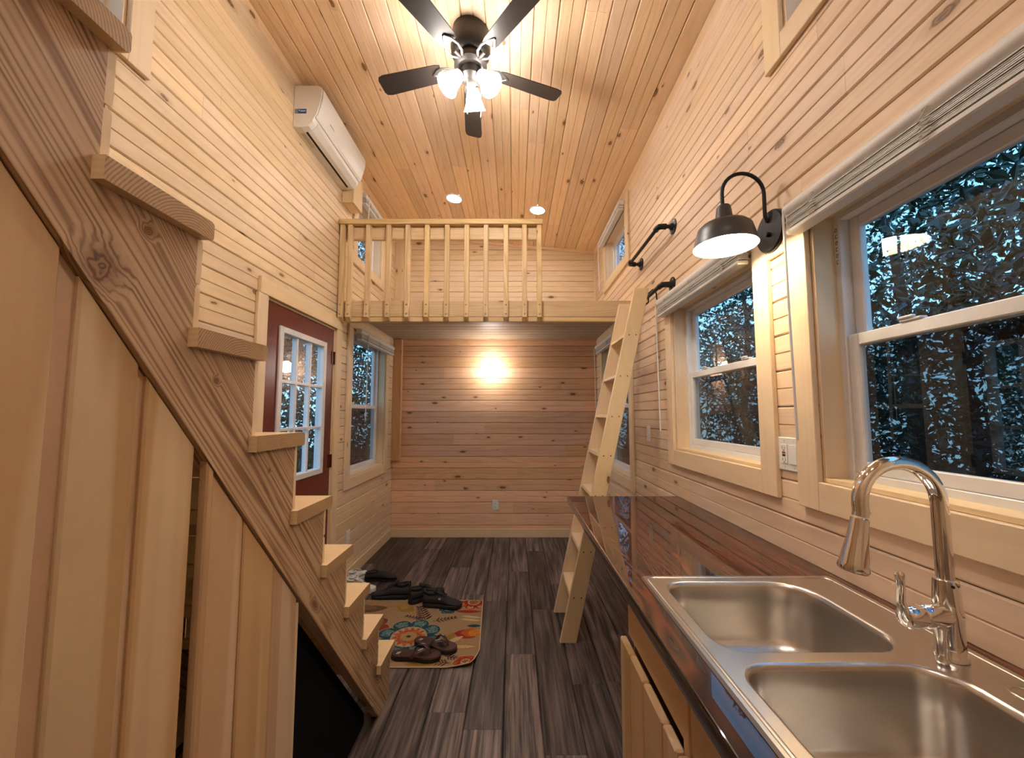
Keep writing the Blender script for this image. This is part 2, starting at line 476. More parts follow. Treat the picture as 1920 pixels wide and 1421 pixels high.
# window openings: side, y0, y1, z0, z1
WIN = {
    'near':  (+1, 0.40, 1.262, 1.19, 2.06),
    'mid':   (+1, 1.55, 2.385, 1.19, 2.06),
    'far':   (+1, 3.305, 4.30, 0.86, 2.15),
    'left':  (-1, 3.40, 4.30, 0.86, 2.15),
    'loftR': (+1, 3.315, 4.06, 2.775, 3.215),
    'loftL': (-1, 3.43, 4.06, 2.81, 3.36),
    'upR':   (+1, 0.50, 1.325, 2.775, 3.20),
    'upL':   (-1, 0.50, 1.335, 2.77, 3.30),
}
DOOR = (2.205, 3.085, 0.0, 2.075)
holesR = [w[1:] for w in WIN.values() if w[0] > 0]
holesL = [w[1:] for w in WIN.values() if w[0] < 0] + [DOOR]

def slab(name, side, holes, ztop):
    m = MB()
    xs = (XL - 0.016, XL - 0.13) if side < 0 else (XR + 0.016, XR + 0.13)
    ys = sorted({YR, YB} | {h[0] for h in holes} | {h[1] for h in holes})
    for a, b in zip(ys, ys[1:]):
        for q in subtract((a, b, 0, ztop), [h for h in holes]):
            m.box(xs[0], xs[1], q[0], q[1], q[2], q[3])
    return tag(m.build(name, BACKING), kind='structure')
wall_left = slab('wall_left', -1, holesL, ZL + 0.02)
wall_right = slab('wall_right', +1, holesR, ZR + 0.02)
wall_back = tag(MB().box(XL - 0.13, XR + 0.13, YB + 0.016, YB + 0.12, 0, 3.62).build('wall_back', BACKING), kind='structure')
wall_rear = tag(MB().box(XL - 0.13, XR + 0.13, YR - 0.12, YR - 0.016, 0, 3.62).build('wall_rear', BACKING), kind='structure')
boards(wall_left, wood('pine', 'y'), (YR, YB), (0, ZL), 0.13, lambda u, v, n: (XL + n, u, v), holesL)
boards(wall_right, wood('pine_blush', 'y'), (YR, YB), (0, ZR), 0.13, lambda u, v, n: (XR - n, u, v), holesR)
boards(wall_back, wood('pine_rose', 'x'), (XL, XR), (0, 2.34), 0.13, lambda u, v, n: (u, YB - n, v), joint=(1.5, 2.6))
def back_up(u, v, n): return (u, YB - n, v)
for k in range(10):   # the gable part above the loft follows the sloping ceiling
    v0 = 2.34 + 0.13 * k
    v1 = min(v0 + 0.13, ZL)
    if v0 > ZL - 0.02: break
    ue = XR if v0 <= ZR else XL + (ZL - v0) / -SL     # the top corner runs up behind the ceiling boards
    board('board', wall_back, wood('pine', 'x'), XL, max(ue, XL + 0.2), v0, v1, back_up, True)
boards(wall_rear, wood('pine', 'x'), (XL, XR), (0, 3.34), 0.13, lambda u, v, n: (u, YR + n, v))

# ceiling, sloping down to the right
L_ = math.hypot(XR - XL, ZR - ZL); ux, uz = (XR - XL) / L_, (ZR - ZL) / L_
ceil_m = MB(); ceil_m.prism([(XL - 0.13, zc(XL - 0.13) + 0.016), (XR + 0.13, zc(XR + 0.13) + 0.016), (XR + 0.13, zc(XR + 0.13) + 0.14), (XL - 0.13, zc(XL - 0.13) + 0.14)], 'y', YR - 0.12, YB + 0.12)
ceiling = tag(ceil_m.build('ceiling', BACKING), kind='structure')
def ceil_map(u, v, n): return (XL + ux * v + uz * n, u, ZL + uz * v - ux * n)
boards(ceiling, wood('pine_amber', 'y'), (YR, YB), (0, L_), 0.127, ceil_map, joint=(1.4, 3.0))

# floor
floor = tag(MB().box(XL - 0.13, XR + 0.13, YR - 0.12, YB + 0.12, -0.12, -0.008).build('floor', plain('subfloor', (0.02, 0.018, 0.016), 0.9)), kind='structure')
boards(floor, vinyl_plank(), (YR, YB), (XL, XR), 0.178, lambda u, v, n: (v, u, n), joint=(1.21, 1.22), bead=False, name='plank', v_start=XL - 0.06)
for o in floor.children: pass

def side_x(side, w): return XR + w if side > 0 else XL - w     # w > 0 is outwards
def sbox(side, w0, w1, y0, y1, z0, z1): return (side_x(side, w0), side_x(side, w1), y0, y1, z0, z1)

# baseboards and trims
tag(bx('baseboard_back', (XL + 0.012, XR - 0.012, YB - 0.014, YB, 0, 0.095), wood('casing', 'x')), kind='structure')
tag(bx('baseboard_left', (XL, XL + 0.012, 3.18, YB, 0, 0.095), wood('casing', 'y')), kind='structure')
tag(bx('baseboard_right', (XR - 0.012, XR, 1.30, YB, 0, 0.095), wood('casing', 'y')), kind='structure')
def cove(name, x, s):
    m = MB(); z = zc(x)
    m.prism([(x, z - 0.002), (x + s * 0.022, z - 0.004 + SL * s * 0.022), (x, z - 0.028)], 'y', YR, YB)
    return tag(m.build(name, wood('pine_amber', 'y')), kind='structure')
cove('trim_1', XL, 1); cove('trim_2', XR, -1)
m = MB(); m.prism([(XL, zc(XL) - 0.03), (XR, zc(XR) - 0.03), (XR, zc(XR)), (XL, zc(XL))], 'y', YB - 0.014, YB)
tag(m.build('trim_3', wood('pine_amber', 'x')), kind='structure')
tag(bx('trim_4', (XR - 0.02, XR, YB - 0.02, YB, 2.34, ZR - 0.01), wood('pine', 'z')), kind='structure')
tag(bx('trim_5', (XL, XL + 0.10, YB - 0.055, YB - 0.0005, 0.87, 2.28), wood('pine_rose', 'z')), 'boxed wooden corner cover under the loft beside the left window', kind='structure')
tag(bx('trim_6', (XL, XL + 0.10, YB - 0.055, YB - 0.0005, 2.32, zc(XL + 0.1) - 0.02), wood('pine', 'z')), 'boxed wooden corner cover above the loft floor', kind='structure')

# ------------------------------------------------------------------ windows
wcount = 0
def window(key, hung, casing=0.09, head=True, meet=None, label=None, legs=True):
    global wcount
    wcount += 1
    side, y0, y1, z0, z1 = WIN[key]
    root = struct_root('window_%d' % wcount, (side_x(side, 0), (y0 + y1) / 2, z0), label)
    B = lambda name, w0, w1, a, b, c, d, mat, par=root, bev=0.002: bx(name, sbox(side, w0, w1, a, b, c, d), mat, par, bev)
    CY, CZ = wood('casing', 'y'), wood('casing', 'z')
    # casing boards on the wall face
    B('casing_side', -0.019, -0.0005, y0 - casing, y0, z0 - casing, z1 + (casing if not head else 0.0), CZ)
    B('casing_side', -0.019, -0.0005, y1, y1 + casing, z0 - casing, z1 + (casing if not head else 0.0), CZ)
    B('casing_bottom', -0.019, -0.0005, y0, y1, z0 - casing, z0, CY)
    if head: B('casing_head', -0.019, -0.0005, y0 - casing, y1 + casing, z1, z1 + casing, CY)
    else: B('casing_head', -0.019, -0.0005, y0, y1, z1, z1 + casing, CY)
    # jamb boards lining the opening
    t = 0.014
    B('jamb', -0.0004, 0.072, y0, y0 + t, z0 + t, z1 - t, CZ, bev=0.001)
    B('jamb', -0.0004, 0.072, y1 - t, y1, z0 + t, z1 - t, CZ, bev=0.001)
    B('sill', -0.0004, 0.072, y0, y1, z0, z0 + t, CY, bev=0.001)
    B('head_jamb', -0.0004, 0.072, y0, y1, z1 - t, z1, CY, bev=0.001)
    # vinyl frame
    f = 0.028
    a, b, c, d = y0 + t * 0.5, y1 - t * 0.5, z0 + t * 0.5, z1 - t * 0.5
    fr = MB()
    for q in ((a, a + f, c, d), (b - f, b, c, d), (a + f, b - f, c, c + f), (a + f, b - f, d - f, d)):
        fr.box(*sbox(side, 0.068, 0.13, *q), bev=0.002)
    fr.build('frame', WHITE_VINYL, root)
    a += f; b -= f; c += f; d -= f
    def sash(w, c0, d0, s=0.036):
        m = MB()
        for q in ((a, a + s, c0, d0), (b - s, b, c0, d0), (a + s, b - s, c0, c0 + s), (a + s, b - s, d0 - s, d0)):
            m.box(*sbox(side, w, w + 0.024, *q), bev=0.003)
        sh = m.build('sash', WHITE_VINYL, root)
        bx('pane', sbox(side, w + 0.010, w + 0.014, a + s - 0.004, b - s + 0.004, c0 + s - 0.004, d0 - s + 0.004), glass(), sh, 0)
        return sh
    if hung:
        mz = meet if meet else (c + d) / 2
        sash(0.100, mz - 0.016, d)
        lo = sash(0.074, c, mz + 0.018)
        for yy in (a + 0.25 * (b - a), b - 0.25 * (b - a)):
            mm = MB(); mm.box(*sbox(side, 0.070, 0.092, yy - 0.03, yy + 0.03, mz + 0.018, mz + 0.026), bev=0.003)
            mm.box(*sbox(side, 0.066, 0.080, yy - 0.012, yy + 0.03, mz + 0.026, mz + 0.034), bev=0.003)
            mm.build('sash_lock', WHITE_VINYL, lo)
        # half screen outside
        bx('insect_screen', sbox(side, 0.1275, 0.1285, a, b, c, mz), screen_mat(), root, 0)
    else:
        sash(0.085, c, d, 0.030)
    return root

window('near', True, head=False, meet=1.632, label='large white double-hung window above the sink')
window('mid', True, head=False, meet=1.632, label='white double-hung window above the counter end, under the barn lamp')
window('far', True, meet=1.48, label='tall white window behind the ladder under the loft')
window('left', True, meet=1.475, label='tall white window on the left wall beyond the red door')
window('loftR', False, label='small fixed window on the right wall over the loft')
window('loftL', False, label='small fixed window on the left wall behind the loft railing')
window('upR', False, label='small high window at the top of the right wall over the sink')
window('upL', False, label='small high window on the left wall above the stairs')
nw = bpy.data.objects['window_1']
lab = bx('frame_label', sbox(1, 0.0672, 0.0680, 1.230, 1.246, 1.87, 2.02), plain('label_white', (0.78, 0.78, 0.78), 0.5), nw, 0)
for i in range(6):
    z = 1.885 + i * 0.021
    m = MB()
    for q in ((1.234, 1.242, z, z + 0.002), (1.234, 1.242, z + 0.010, z + 0.012), (1.240, 1.242, z, z + 0.012), (1.234, 1.236, z + 0.004 * (i % 2), z + 0.012))[: 3 + i % 2]:
        m.box(*sbox(1, 0.0668, 0.0673, *q))
    m.build('label_print', plain('label_ink', (0.12, 0.12, 0.12), 0.6), lab)
tag(bx('trim_7', sbox(1, -0.016, -0.0005, 1.353, 1.459, 1.985, 2.06), wood('casing', 'y')), kind='structure')

# ------------------------------------------------------------------ red door with nine lites
def door():
    y0, y1, z0, z1 = DOOR
    root = struct_root('door_1', (XL, (y0 + y1) / 2, 0), 'dark red door with a nine pane white framed window')
    CZ, CY = wood('casing', 'z'), wood('casing', 'y')
    B = lambda name, w0, w1, a, b, c, d, mat, par=root, bev=0.002: bx(name, sbox(-1, w0, w1, a, b, c, d), mat, par, bev)
    B('casing_side', -0.019, -0.0005, y0 - 0.088, y0, 0, z1, CZ)
    B('casing_side', -0.019, -0.0005, y1, y1 + 0.088, 0, z1, CZ)
    B('casing_head', -0.021, -0.0005, y0 - 0.075, y1 + 0.08, z1, z1 + 0.092, CY)
    B('jamb', 0.0, 0.12, y0, y0 + 0.014, 0, z1 - 0.014, CZ)
    B('jamb', 0.0, 0.12, y1 - 0.014, y1, 0, z1 - 0.014, CZ)
    B('head_jamb', 0.0, 0.12, y0, y1, z1 - 0.014, z1, CY)
    # slab in four pieces round the glass
    ga, gb, gc, gd = 2.365, 2.93, 0.985, 1.925
    a, b, c, d = y0 + 0.016, y1 - 0.016, 0.012, z1 - 0.016
    m = MB()
    for q in subtract((a, b, c, d), [(ga, gb, gc, gd)]):
        m.box(*sbox(-1, 0.004, 0.048, *q))
    sl = m.build('door_slab', RED_PAINT, root)
    m = MB(); f = 0.026
    for q in ((ga - 0.014, ga + f, gc - 0.014, gd + 0.014), (gb - f, gb + 0.014, gc - 0.014, gd + 0.014), (ga + f, gb - f, gc - 0.014, gc + f), (ga + f, gb - f, gd - f, gd + 0.014)):
        m.box(*sbox(-1, -0.008, 0.046, *q), bev=0.004)
    lf = m.build('lite_frame', WHITE_VINYL, root)
    ia, ib, ic, id_ = ga + f, gb - f, gc + f, gd - f
    pw, ph = (ib - ia) / 3, (id_ - ic) / 3
    for i in (1, 2):
        bx('muntin', sbox(-1, 0.002, 0.036, ia + i * pw - 0.010, ia + i * pw + 0.010, ic, id_), WHITE_VINYL, lf, 0.003)
        bx('muntin', sbox(-1, 0.003, 0.035, ia, ib, ic + i * ph - 0.010, ic + i * ph + 0.010), WHITE_VINYL, lf, 0.003)
    for i in range(3):
        for j in range(3):
            bx('pane', sbox(-1, 0.020, 0.024, ia + i * pw, ia + (i + 1) * pw, ic + j * ph, ic + (j + 1) * ph), glass(), lf, 0)
    for z in (1.84, 1.045, 0.22):
        m = MB(); m.tube([(XL + 0.004, y1 - 0.012, z - 0.05), (XL + 0.004, y1 - 0.012, z + 0.05)], 0.007, 10)
        m.box(*sbox(-1, -0.001, 0.004, y1 - 0.045, y1 - 0.012, z - 0.05, z + 0.05))
        m.build('hinge', plain('dark_red_hinge', (0.09, 0.02, 0.015), 0.35, 0.5), root)
    m = MB(); kz, ky = 0.95, y0 + 0.075
    m.lathe([(0.0, 0.002), (0.03, 0.002), (0.03, -0.006), (0.012, -0.012), (0.012, -0.035), (0.026, -0.045), (0.028, -0.06), (0.018, -0.07), (0, -0.072)], (XL - 0.004, ky, kz), (-1, 0, 0), 20)
    m.build('door_knob', BRONZE, root, True)
    bx('threshold', sbox(-1, -0.005, 0.13, y0, y1, 0.0, 0.011), plain('threshold_metal', (0.3, 0.28, 0.26), 0.4, 0.8), root)
door()

# ------------------------------------------------------------------ staircase
XS = -0.63
TK = lambda k: 0.253 + 0.2197 * k          # tread tops
CK = lambda k: 1.909 - 0.191 * k           # vertical cut above tread k
NT_ = 11
def stairs():
    root = thing('staircase', 'open notched pine staircase climbing along the left wall', 'staircase', (-1.0, 1.9, 0))
    poly = [(1.945, 0.0), (2.10, 0.0)]
    for k in range(NT_):
        poly.append((CK(k - 1), TK(k) - 0.038)); poly.append((CK(k), TK(k) - 0.038))
    yt, zt = poly[-1]
    poly.append((yt, zt + 0.10))
    slope = 1.166
    poly.append((yt - 0.30, zt + 0.10))
    zb = zt + 0.10
    poly.append((1.945 - zb / slope, zb)) if 1.945 - zb / slope > yt - 0.30 else None
    poly = [(yt - 0.30, zt + 0.10) if False else p for p in poly]
    if 1.945 - zb / slope > yt - 0.30: poly.pop(-2)
    ang = math.atan(1.16)
    for x0, x1 in ((XS, XS - 0.038), (XL + 0.006, XL + 0.044)):
        m = MB(); m.prism(poly, 'x', x0, x1)
        oy, oz = (min(p[0] for p in poly) + max(p[0] for p in poly)) / 2, max(p[1] for p in poly) / 2
        kn = tuple((round(a - oy, 3), round(b - oz, 3), r) for a, b, r in [(0.586, 1.629, 0.026), (0.659, 1.719, 0.01), (0.833, 1.474, 0.007), (1.029, 1.259, 0.005), (1.782, 0.397, 0.006)])
        o = m.build('stringer', wood('fir', 'y', rot=ang, knots=kn), root)
    for k in range(NT_):
        y0, y1 = CK(k) - 0.010, CK(k - 1) + 0.015
        m = MB()
        c = 0.007
        a, b, t0, t1 = y0, y1, TK(k) - 0.038, TK(k)
        m.prism([(a, t0), (b - c, t0), (b - c*0.3, t0 + c*0.3), (b, t0 + c), (b, t1 - c), (b - c*0.3, t1 - c*0.3), (b - c, t1), (a, t1)], 'x', XL + 0.004, -0.61)
        m.build('tread', solid_wood(), root)
        # tongue-and-groove riser boards, their ends showing
        if k < NT_ - 1:
            za, zb_ = TK(k) + 0.001, TK(k + 1) - 0.039
            zm = za + (zb_ - za) * 0.47
            r_a = MB(); r_a.prism([(CK(k) + 0.001, za), (CK(k) + 0.012, za), (CK(k) + 0.014, za + 0.003), (CK(k) + 0.014, zm - 0.006), (CK(k) + 0.011, zm - 0.002), (CK(k) + 0.007, zm - 0.002), (CK(k) + 0.007, zm + 0.004), (CK(k) + 0.003, zm + 0.004), (CK(k) + 0.003, zm - 0.002), (CK(k) + 0.001, zm - 0.002)], 'x', XL + 0.045, XS - 0.001)
            r_a.build('riser_board', wood('casing', 'x'), root)
            r_b = MB(); r_b.prism([(CK(k) + 0.001, zm + 0.006), (CK(k) + 0.012, zm + 0.006), (CK(k) + 0.014, zm + 0.009), (CK(k) + 0.014, zb_), (CK(k) + 0.001, zb_)], 'x', XL + 0.045, XS - 0.001)
            r_b.build('riser_board', wood('casing', 'x'), root)
stairs()
# boards that close the space under the stairs
XP = -0.637
KP = 0.637 / 0.674     # boards were measured at 0.674 from the camera line
def zu(y): return (1.945 - y) * 1.166 - 0.001
def under_board(root, y0, y1, dx=0.0, name='board', t=0.020, z0=0.006):
    y0, y1 = y0 * KP, y1 * KP
    m = MB(); x = XP + dx
    m.prism([(y0, z0), (y1, z0), (y1, zu(y1)), (y0, min(zu(y0), 2.6))], 'x', x, x - t, bev=0.0035)
    return m.build(name, wood('alder', 'z'), root)
r1 = thing('plank_cupboard', 'tall vertical board door closing the near part of the space under the stairs', 'cupboard door', (XP, 0.4, 0))
yy = [-0.05, 0.10, 0.225, 0.345, 0.455]
for a, b in zip(yy, yy[1:]): under_board(r1, a + 0.02, b)
under_board(r1, 0.475, 0.572); under_board(r1, 0.600, 0.707); under_board(r1, 0.724, 0.842)
for a, b in ((-0.05, -0.028), (0.10, 0.122), (0.225, 0.247), (0.345, 0.367), (0.455, 0.477), (0.570, 0.602), (0.705, 0.726)):
    a, b = a * KP, b * KP
    m = MB(); m.prism([(a, 0.006), (b, 0.006), (b, min(zu(b), 2.5)), (a, min(zu(a), 2.5))], 'x', XP - 0.008, XP - 0.020)
    m.build('batten', wood('alder', 'z'), r1)
r2 = thing('plank_partition', 'vertical board panel under the stairs beside the open dark end', 'cupboard panel', (XP, 1.1, 0))
under_board(r2, 0.872, 0.892, dx=0.006, name='edge_strip')
under_board(r2, 0.894, 1.004); under_board(r2, 1.012, 1.142); under_board(r2, 1.144, 1.270)
m = MB(); m.prism([(0.947, 0.006), (0.9585, 0.006), (0.9585, zu(0.9585)), (0.947, zu(0.947))], 'x', XP - 0.006, XP - 0.020)
m.build('batten', wood('alder', 'z'), r2)
bx('post', (XP - 0.001, XP - 0.04, 1.2015, 1.216, 0.004, zu(1.216)), wood('casing', 'z'), r2)
# added black board standing for the shade in the open wedge under the stair foot
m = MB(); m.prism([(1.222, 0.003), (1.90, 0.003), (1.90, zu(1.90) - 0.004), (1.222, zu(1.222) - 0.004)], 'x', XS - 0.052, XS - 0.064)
tag(m.build('gap_shade_board', plain('gap_shade_black', (0.006, 0.006, 0.006), 0.95, spec=0.1)), 'black board added to stand for the shade in the gap under the foot of the stairs', 'board')

# ------------------------------------------------------------------ loft platform and railing
YLF = 3.12
def loft():
    root = thing('loft_platform', 'wooden sleeping loft platform spanning the far end of the room', 'loft', ((XL + XR) / 2, YLF, 2.14))
    LX = wood('lumber', 'x')
    bx('beam', (XL + 0.002, XR - 0.002, YLF, YLF + 0.038, 2.182, 2.314), LX, root, 0.003)
    bx('edge_strip', (XL + 0.002, XR - 0.002, YLF, YLF + 0.05, 2.142, 2.1805), LX, root, 0.003)
    y = YLF + 0.052
    while y < YB - 0.01:
        y1 = min(y + 0.127, YB - 0.002)
        board('plank', root, wood('weathered', 'x'), XL + 0.003, XR - 0.003, y, y1, lambda u, v, n: (u, v, 2.283 - n), True, False)
        y = y1
    bx('deck', (XL + 0.003, XR - 0.003, YLF + 0.039, YB - 0.002, 2.3005, 2.313), wood('pine', 'x'), root, 0)
loft()
def railing():
    root = thing('loft_railing', 'wooden guard railing with square balusters along the loft edge', 'railing', (-0.6, YLF, 2.14))
    LZ, LX = wood('lumber', 'z'), wood('lumber', 'x')
    bx('top_rail', (XL + 0.003, 0.232, 3.068, 3.157, 2.930, 2.972), LX, root, 0.004)
    bx('sub_rail', (XL + 0.003, 0.224, 3.1205, 3.156, 2.822, 2.928), LX, root, 0.003)
    xs = [-1.385, -1.323, -1.176, -1.013, -0.858, -0.702, -0.541, -0.382, -0.227, -0.066, 0.083, 0.202]
    for x in xs:
        m = MB(); w = 0.0195; yf, yb = 3.081, 3.1195
        m.prism([(yf, 2.929), (yb, 2.929), (yb, 2.143), (yf + 0.028, 2.143), (yf, 2.172)], 'x', x - w, x + w, bev=0.0025)
        b = m.build('baluster', LZ, root)
        for z in (2.198, 2.272):
            m = MB(); m.lathe([(0, 0.0055), (0.004, 0.005), (0.0065, 0.0025), (0.0075, 0)], (x, yf, z), (0, -1, 0), 10)
            m.build('bolt', SCREW, b, True)
railing()

# ------------------------------------------------------------------ ladder, grab bar, ladder rail
def ladder():
    root = thing('loft_ladder', 'pine loft ladder leaning against the right wall beside the counter end', 'ladder', (0.33, 2.74, 0))
    LZ = wood('ladder', 'z', 0.0)
    xl = lambda z: 0.282 + (0.791 - 0.282) * z / 2.228
    ZT = 2.228
    for y0 in (2.535, 2.907):
        m = MB(); m.prism([(xl(0), 0.0), (xl(0) + 0.10, 0.0), (xl(ZT) + 0.096, ZT), (xl(ZT), ZT)], 'y', y0, y0 + 0.030, bev=0.002)
        rail = m.build('side_rail', LZ, root)
        for z in (0.28, 0.555, 0.90, 1.15, 1.40, 1.66, 1.93):
            for dx in (0.025, 0.07):
                mm = MB(); mm.lathe([(0.0, 0.0006), (0.0042, 0.0005), (0.0045, 0)], (xl(z) + dx, y0, z - 0.012), (0, -1, 0), 8)
                mm.build('screw', plain('dark_screw', (0.05, 0.045, 0.04), 0.5, 0.6), rail)
    for z in (0.28, 0.555, 0.90, 1.15, 1.40, 1.66, 1.93):
        m = MB(); m.prism([(xl(z) + 0.003, z), (xl(z) + 0.097, z), (xl(z) + 0.093, z - 0.02), (xl(z) - 0.001, z - 0.02)], 'y', 2.566, 2.906, bev=0.0015)
        m.build('rung', wood('ladder', 'y'), root)
    for y in (2.60, 2.87):   # hooks over the pipe
        pts = [(xl(2.12) + 0.096, y, 2.12), (0.90, y, 2.15), (0.905, y, 2.215), (0.93, y, 2.238), (0.955, y, 2.215), (0.958, y, 2.17)]
        MB().tube(pts, 0.005, 8).build('hook', BLACK_METAL, root, True)
ladder()
def pipe_bar(name, label, z, y0, y1, off):
    root = thing(name, label, 'pipe rail', (XR, y0, z))
    for y in (y0, y1):
        m = MB(); m.lathe([(0, 0.0), (0.046, 0.0), (0.046, 0.006), (0.022, 0.009), (0.018, 0.024), (0, 0.024)], (XR, y, z), (-1, 0, 0), 24)
        fl = m.build('flange', BLACK_METAL, root, True)
        for k in range(4):
            a = PI / 4 + k * PI / 2
            mm = MB(); mm.lathe([(0.0055, 0), (0.005, 0.003), (0, 0.0035)], (XR - 0.0065, y + 0.034 * math.cos(a), z + 0.034 * math.sin(a)), (-1, 0, 0), 8)
            mm.build('screw', SCREW, fl)
    s = 1
    pts = [(XR - 0.02, y0, z), (XR - off + 0.02, y0, z), (XR - off + 0.008, y0 + 0.004, z), (XR - off, y0 + 0.018, z), (XR - off, y1 - 0.018, z), (XR - off + 0.008, y1 - 0.004, z), (XR - off + 0.02, y1, z), (XR - 0.02, y1, z)]
    MB().tube(pts, 0.012, 14).build('pipe', plain('black_pipe', (0.03, 0.024, 0.022), 0.45, 0.6), root, True)
    for y, d in ((y0, 1), (y1, -1)):
        m = MB(); m.tube([(XR - off + 0.045, y, z), (XR - off + 0.020, y, z), (XR - off + 0.006, y + d * 0.004, z), (XR - off, y + d * 0.02, z), (XR - off, y + d * 0.045, z)], [0.0185, 0.017, 0.018, 0.017, 0.0185], 14)
        m.build('elbow', BLACK_METAL, root, True)
pipe_bar('grab_bar', 'black pipe grab bar high on the right wall above the ladder', 2.546, 2.334, 2.945, 0.092)
pipe_bar('ladder_pipe', 'black pipe rail that the ladder top hooks over', 2.198, 2.376, 3.02, 0.045 + 0.02)

# ------------------------------------------------------------------ mini-split air conditioner
def aircon():
    root = thing('air_conditioner', 'white wall mounted air conditioner near the ceiling', 'air conditioner', (XL, 2.75, 3.23))
    y0, y1, zb, zt = 2.39, 3.11, 3.235, 3.515
    def prof(dx=0.0):
        P = [(0, zb), (0.055, zb - 0.004), (0.10, zb + 0.006), (0.128, zb + 0.03), (0.138, zb + 0.062)]
        P += [(0.152, zb + 0.085), (0.168, zb + 0.14), (0.180, zb + 0.20), (0.182, zb + 0.245), (0.172, zb + 0.27), (0.15, zt - zb + zb), (0, zt)]
        return [(XL + a + (dx if a > 0.13 else 0), b) for a, b in P]
    m = MB(); m.prism(prof(), 'y', y0, y1, bev=0.004)
    m.build('body', WHITE_PLASTIC, root)
    # curved front cover
    m = MB(); m.prism([(XL + 0.139, zb + 0.066), (XL + 0.153, zb + 0.086), (XL + 0.170, zb + 0.14), (XL + 0.183, zb + 0.20), (XL + 0.185, zb + 0.246), (XL + 0.190, zb + 0.246), (XL + 0.189, zb + 0.198), (XL + 0.175, zb + 0.138), (XL + 0.158, zb + 0.08), (XL + 0.145, zb + 0.062)], 'y', y0 + 0.003, y1 - 0.003, bev=0.0015)
    m.build('front_cover', WHITE_PLASTIC, root)
    m = MB(); m.prism([(XL + 0.060, zb - 0.006), (XL + 0.075, zb - 0.006), (XL + 0.075, zb + 0.004), (XL + 0.060, zb + 0.004)], 'y', y0 + 0.05, y1 - 0.05)
    m.build('outlet_slot', HOLE, root)
    m = MB(); m.prism([(XL + 0.078, zb - 0.008), (XL + 0.104, zb + 0.001), (XL + 0.134, zb + 0.034), (XL + 0.138, zb + 0.050), (XL + 0.132, zb + 0.052), (XL + 0.126, zb + 0.036), (XL + 0.100, zb + 0.008), (XL + 0.078, zb - 0.002)], 'y', y0 + 0.045, y1 - 0.03, bev=0.001)
    m.build('louver', plain('louver_white', (0.72, 0.70, 0.66), 0.4), root)
    bx('sticker', (XL + 0.012, XL + 0.085, y0 - 0.0008, y0 + 0.001, zb + 0.087, zb + 0.118), plain('blue_sticker', (0.02, 0.085, 0.36), 0.35), root, 0)
    s2 = bx('seal', (XL + 0.010, XL + 0.030, y0 - 0.0014, y0 + 0.001, zb + 0.088, zb + 0.117), plain('grey_seal', (0.26, 0.27, 0.24), 0.4), root, 0)
    t = MB()
    t.box(XL + 0.036, XL + 0.042, y0 - 0.0013, y0, zb + 0.104, zb + 0.112)
    t.box(XL + 0.046, XL + 0.080, y0 - 0.0013, y0, zb + 0.101, zb + 0.107)
    t.build('sticker_print', plain('sticker_white', (0.7, 0.75, 0.8), 0.4), root)
    m = MB()
    for i in range(3): m.box(XL + 0.022 + i * 0.009, XL + 0.027 + i * 0.009, y0 + 0.06, y0 + 0.20, zb - 0.0035, zb - 0.001)
    m.build('rating_label', plain('grey_print', (0.42, 0.41, 0.38), 0.5), root)
    m = MB(); m.lathe([(0.0, 0.001), (0.019, 0.001), (0.021, 0.0)], (XL + 0.035, y0 - 0.0002, zb + 0.045), (0, -1, 0), 24)
    m.build('knockout_cap', WHITE_PLASTIC, root, True)
    bx('badge', (XL + 0.181, XL + 0.1835, y0 + 0.12, y0 + 0.18, zb + 0.10, zb + 0.106), plain('badge_grey', (0.5, 0.5, 0.5), 0.3), root, 0)
aircon()
lb = thing('lineset_cover', 'small pine box enclosing pipes under the far end of the air conditioner', 'wooden cover', (XL, 3.17, 3.05))
bx('front_board', (XL + 0.082, XL + 0.098, 3.118, 3.30, 3.135, 3.40), wood('pine', 'z'), lb)
bx('side_board', (XL + 0.002, XL + 0.081, 3.118, 3.134, 3.135, 3.40), wood('pine', 'z'), lb)
bx('bottom_board', (XL + 0.002, XL + 0.081, 3.135, 3.30, 3.135, 3.15), wood('pine', 'y'), lb)

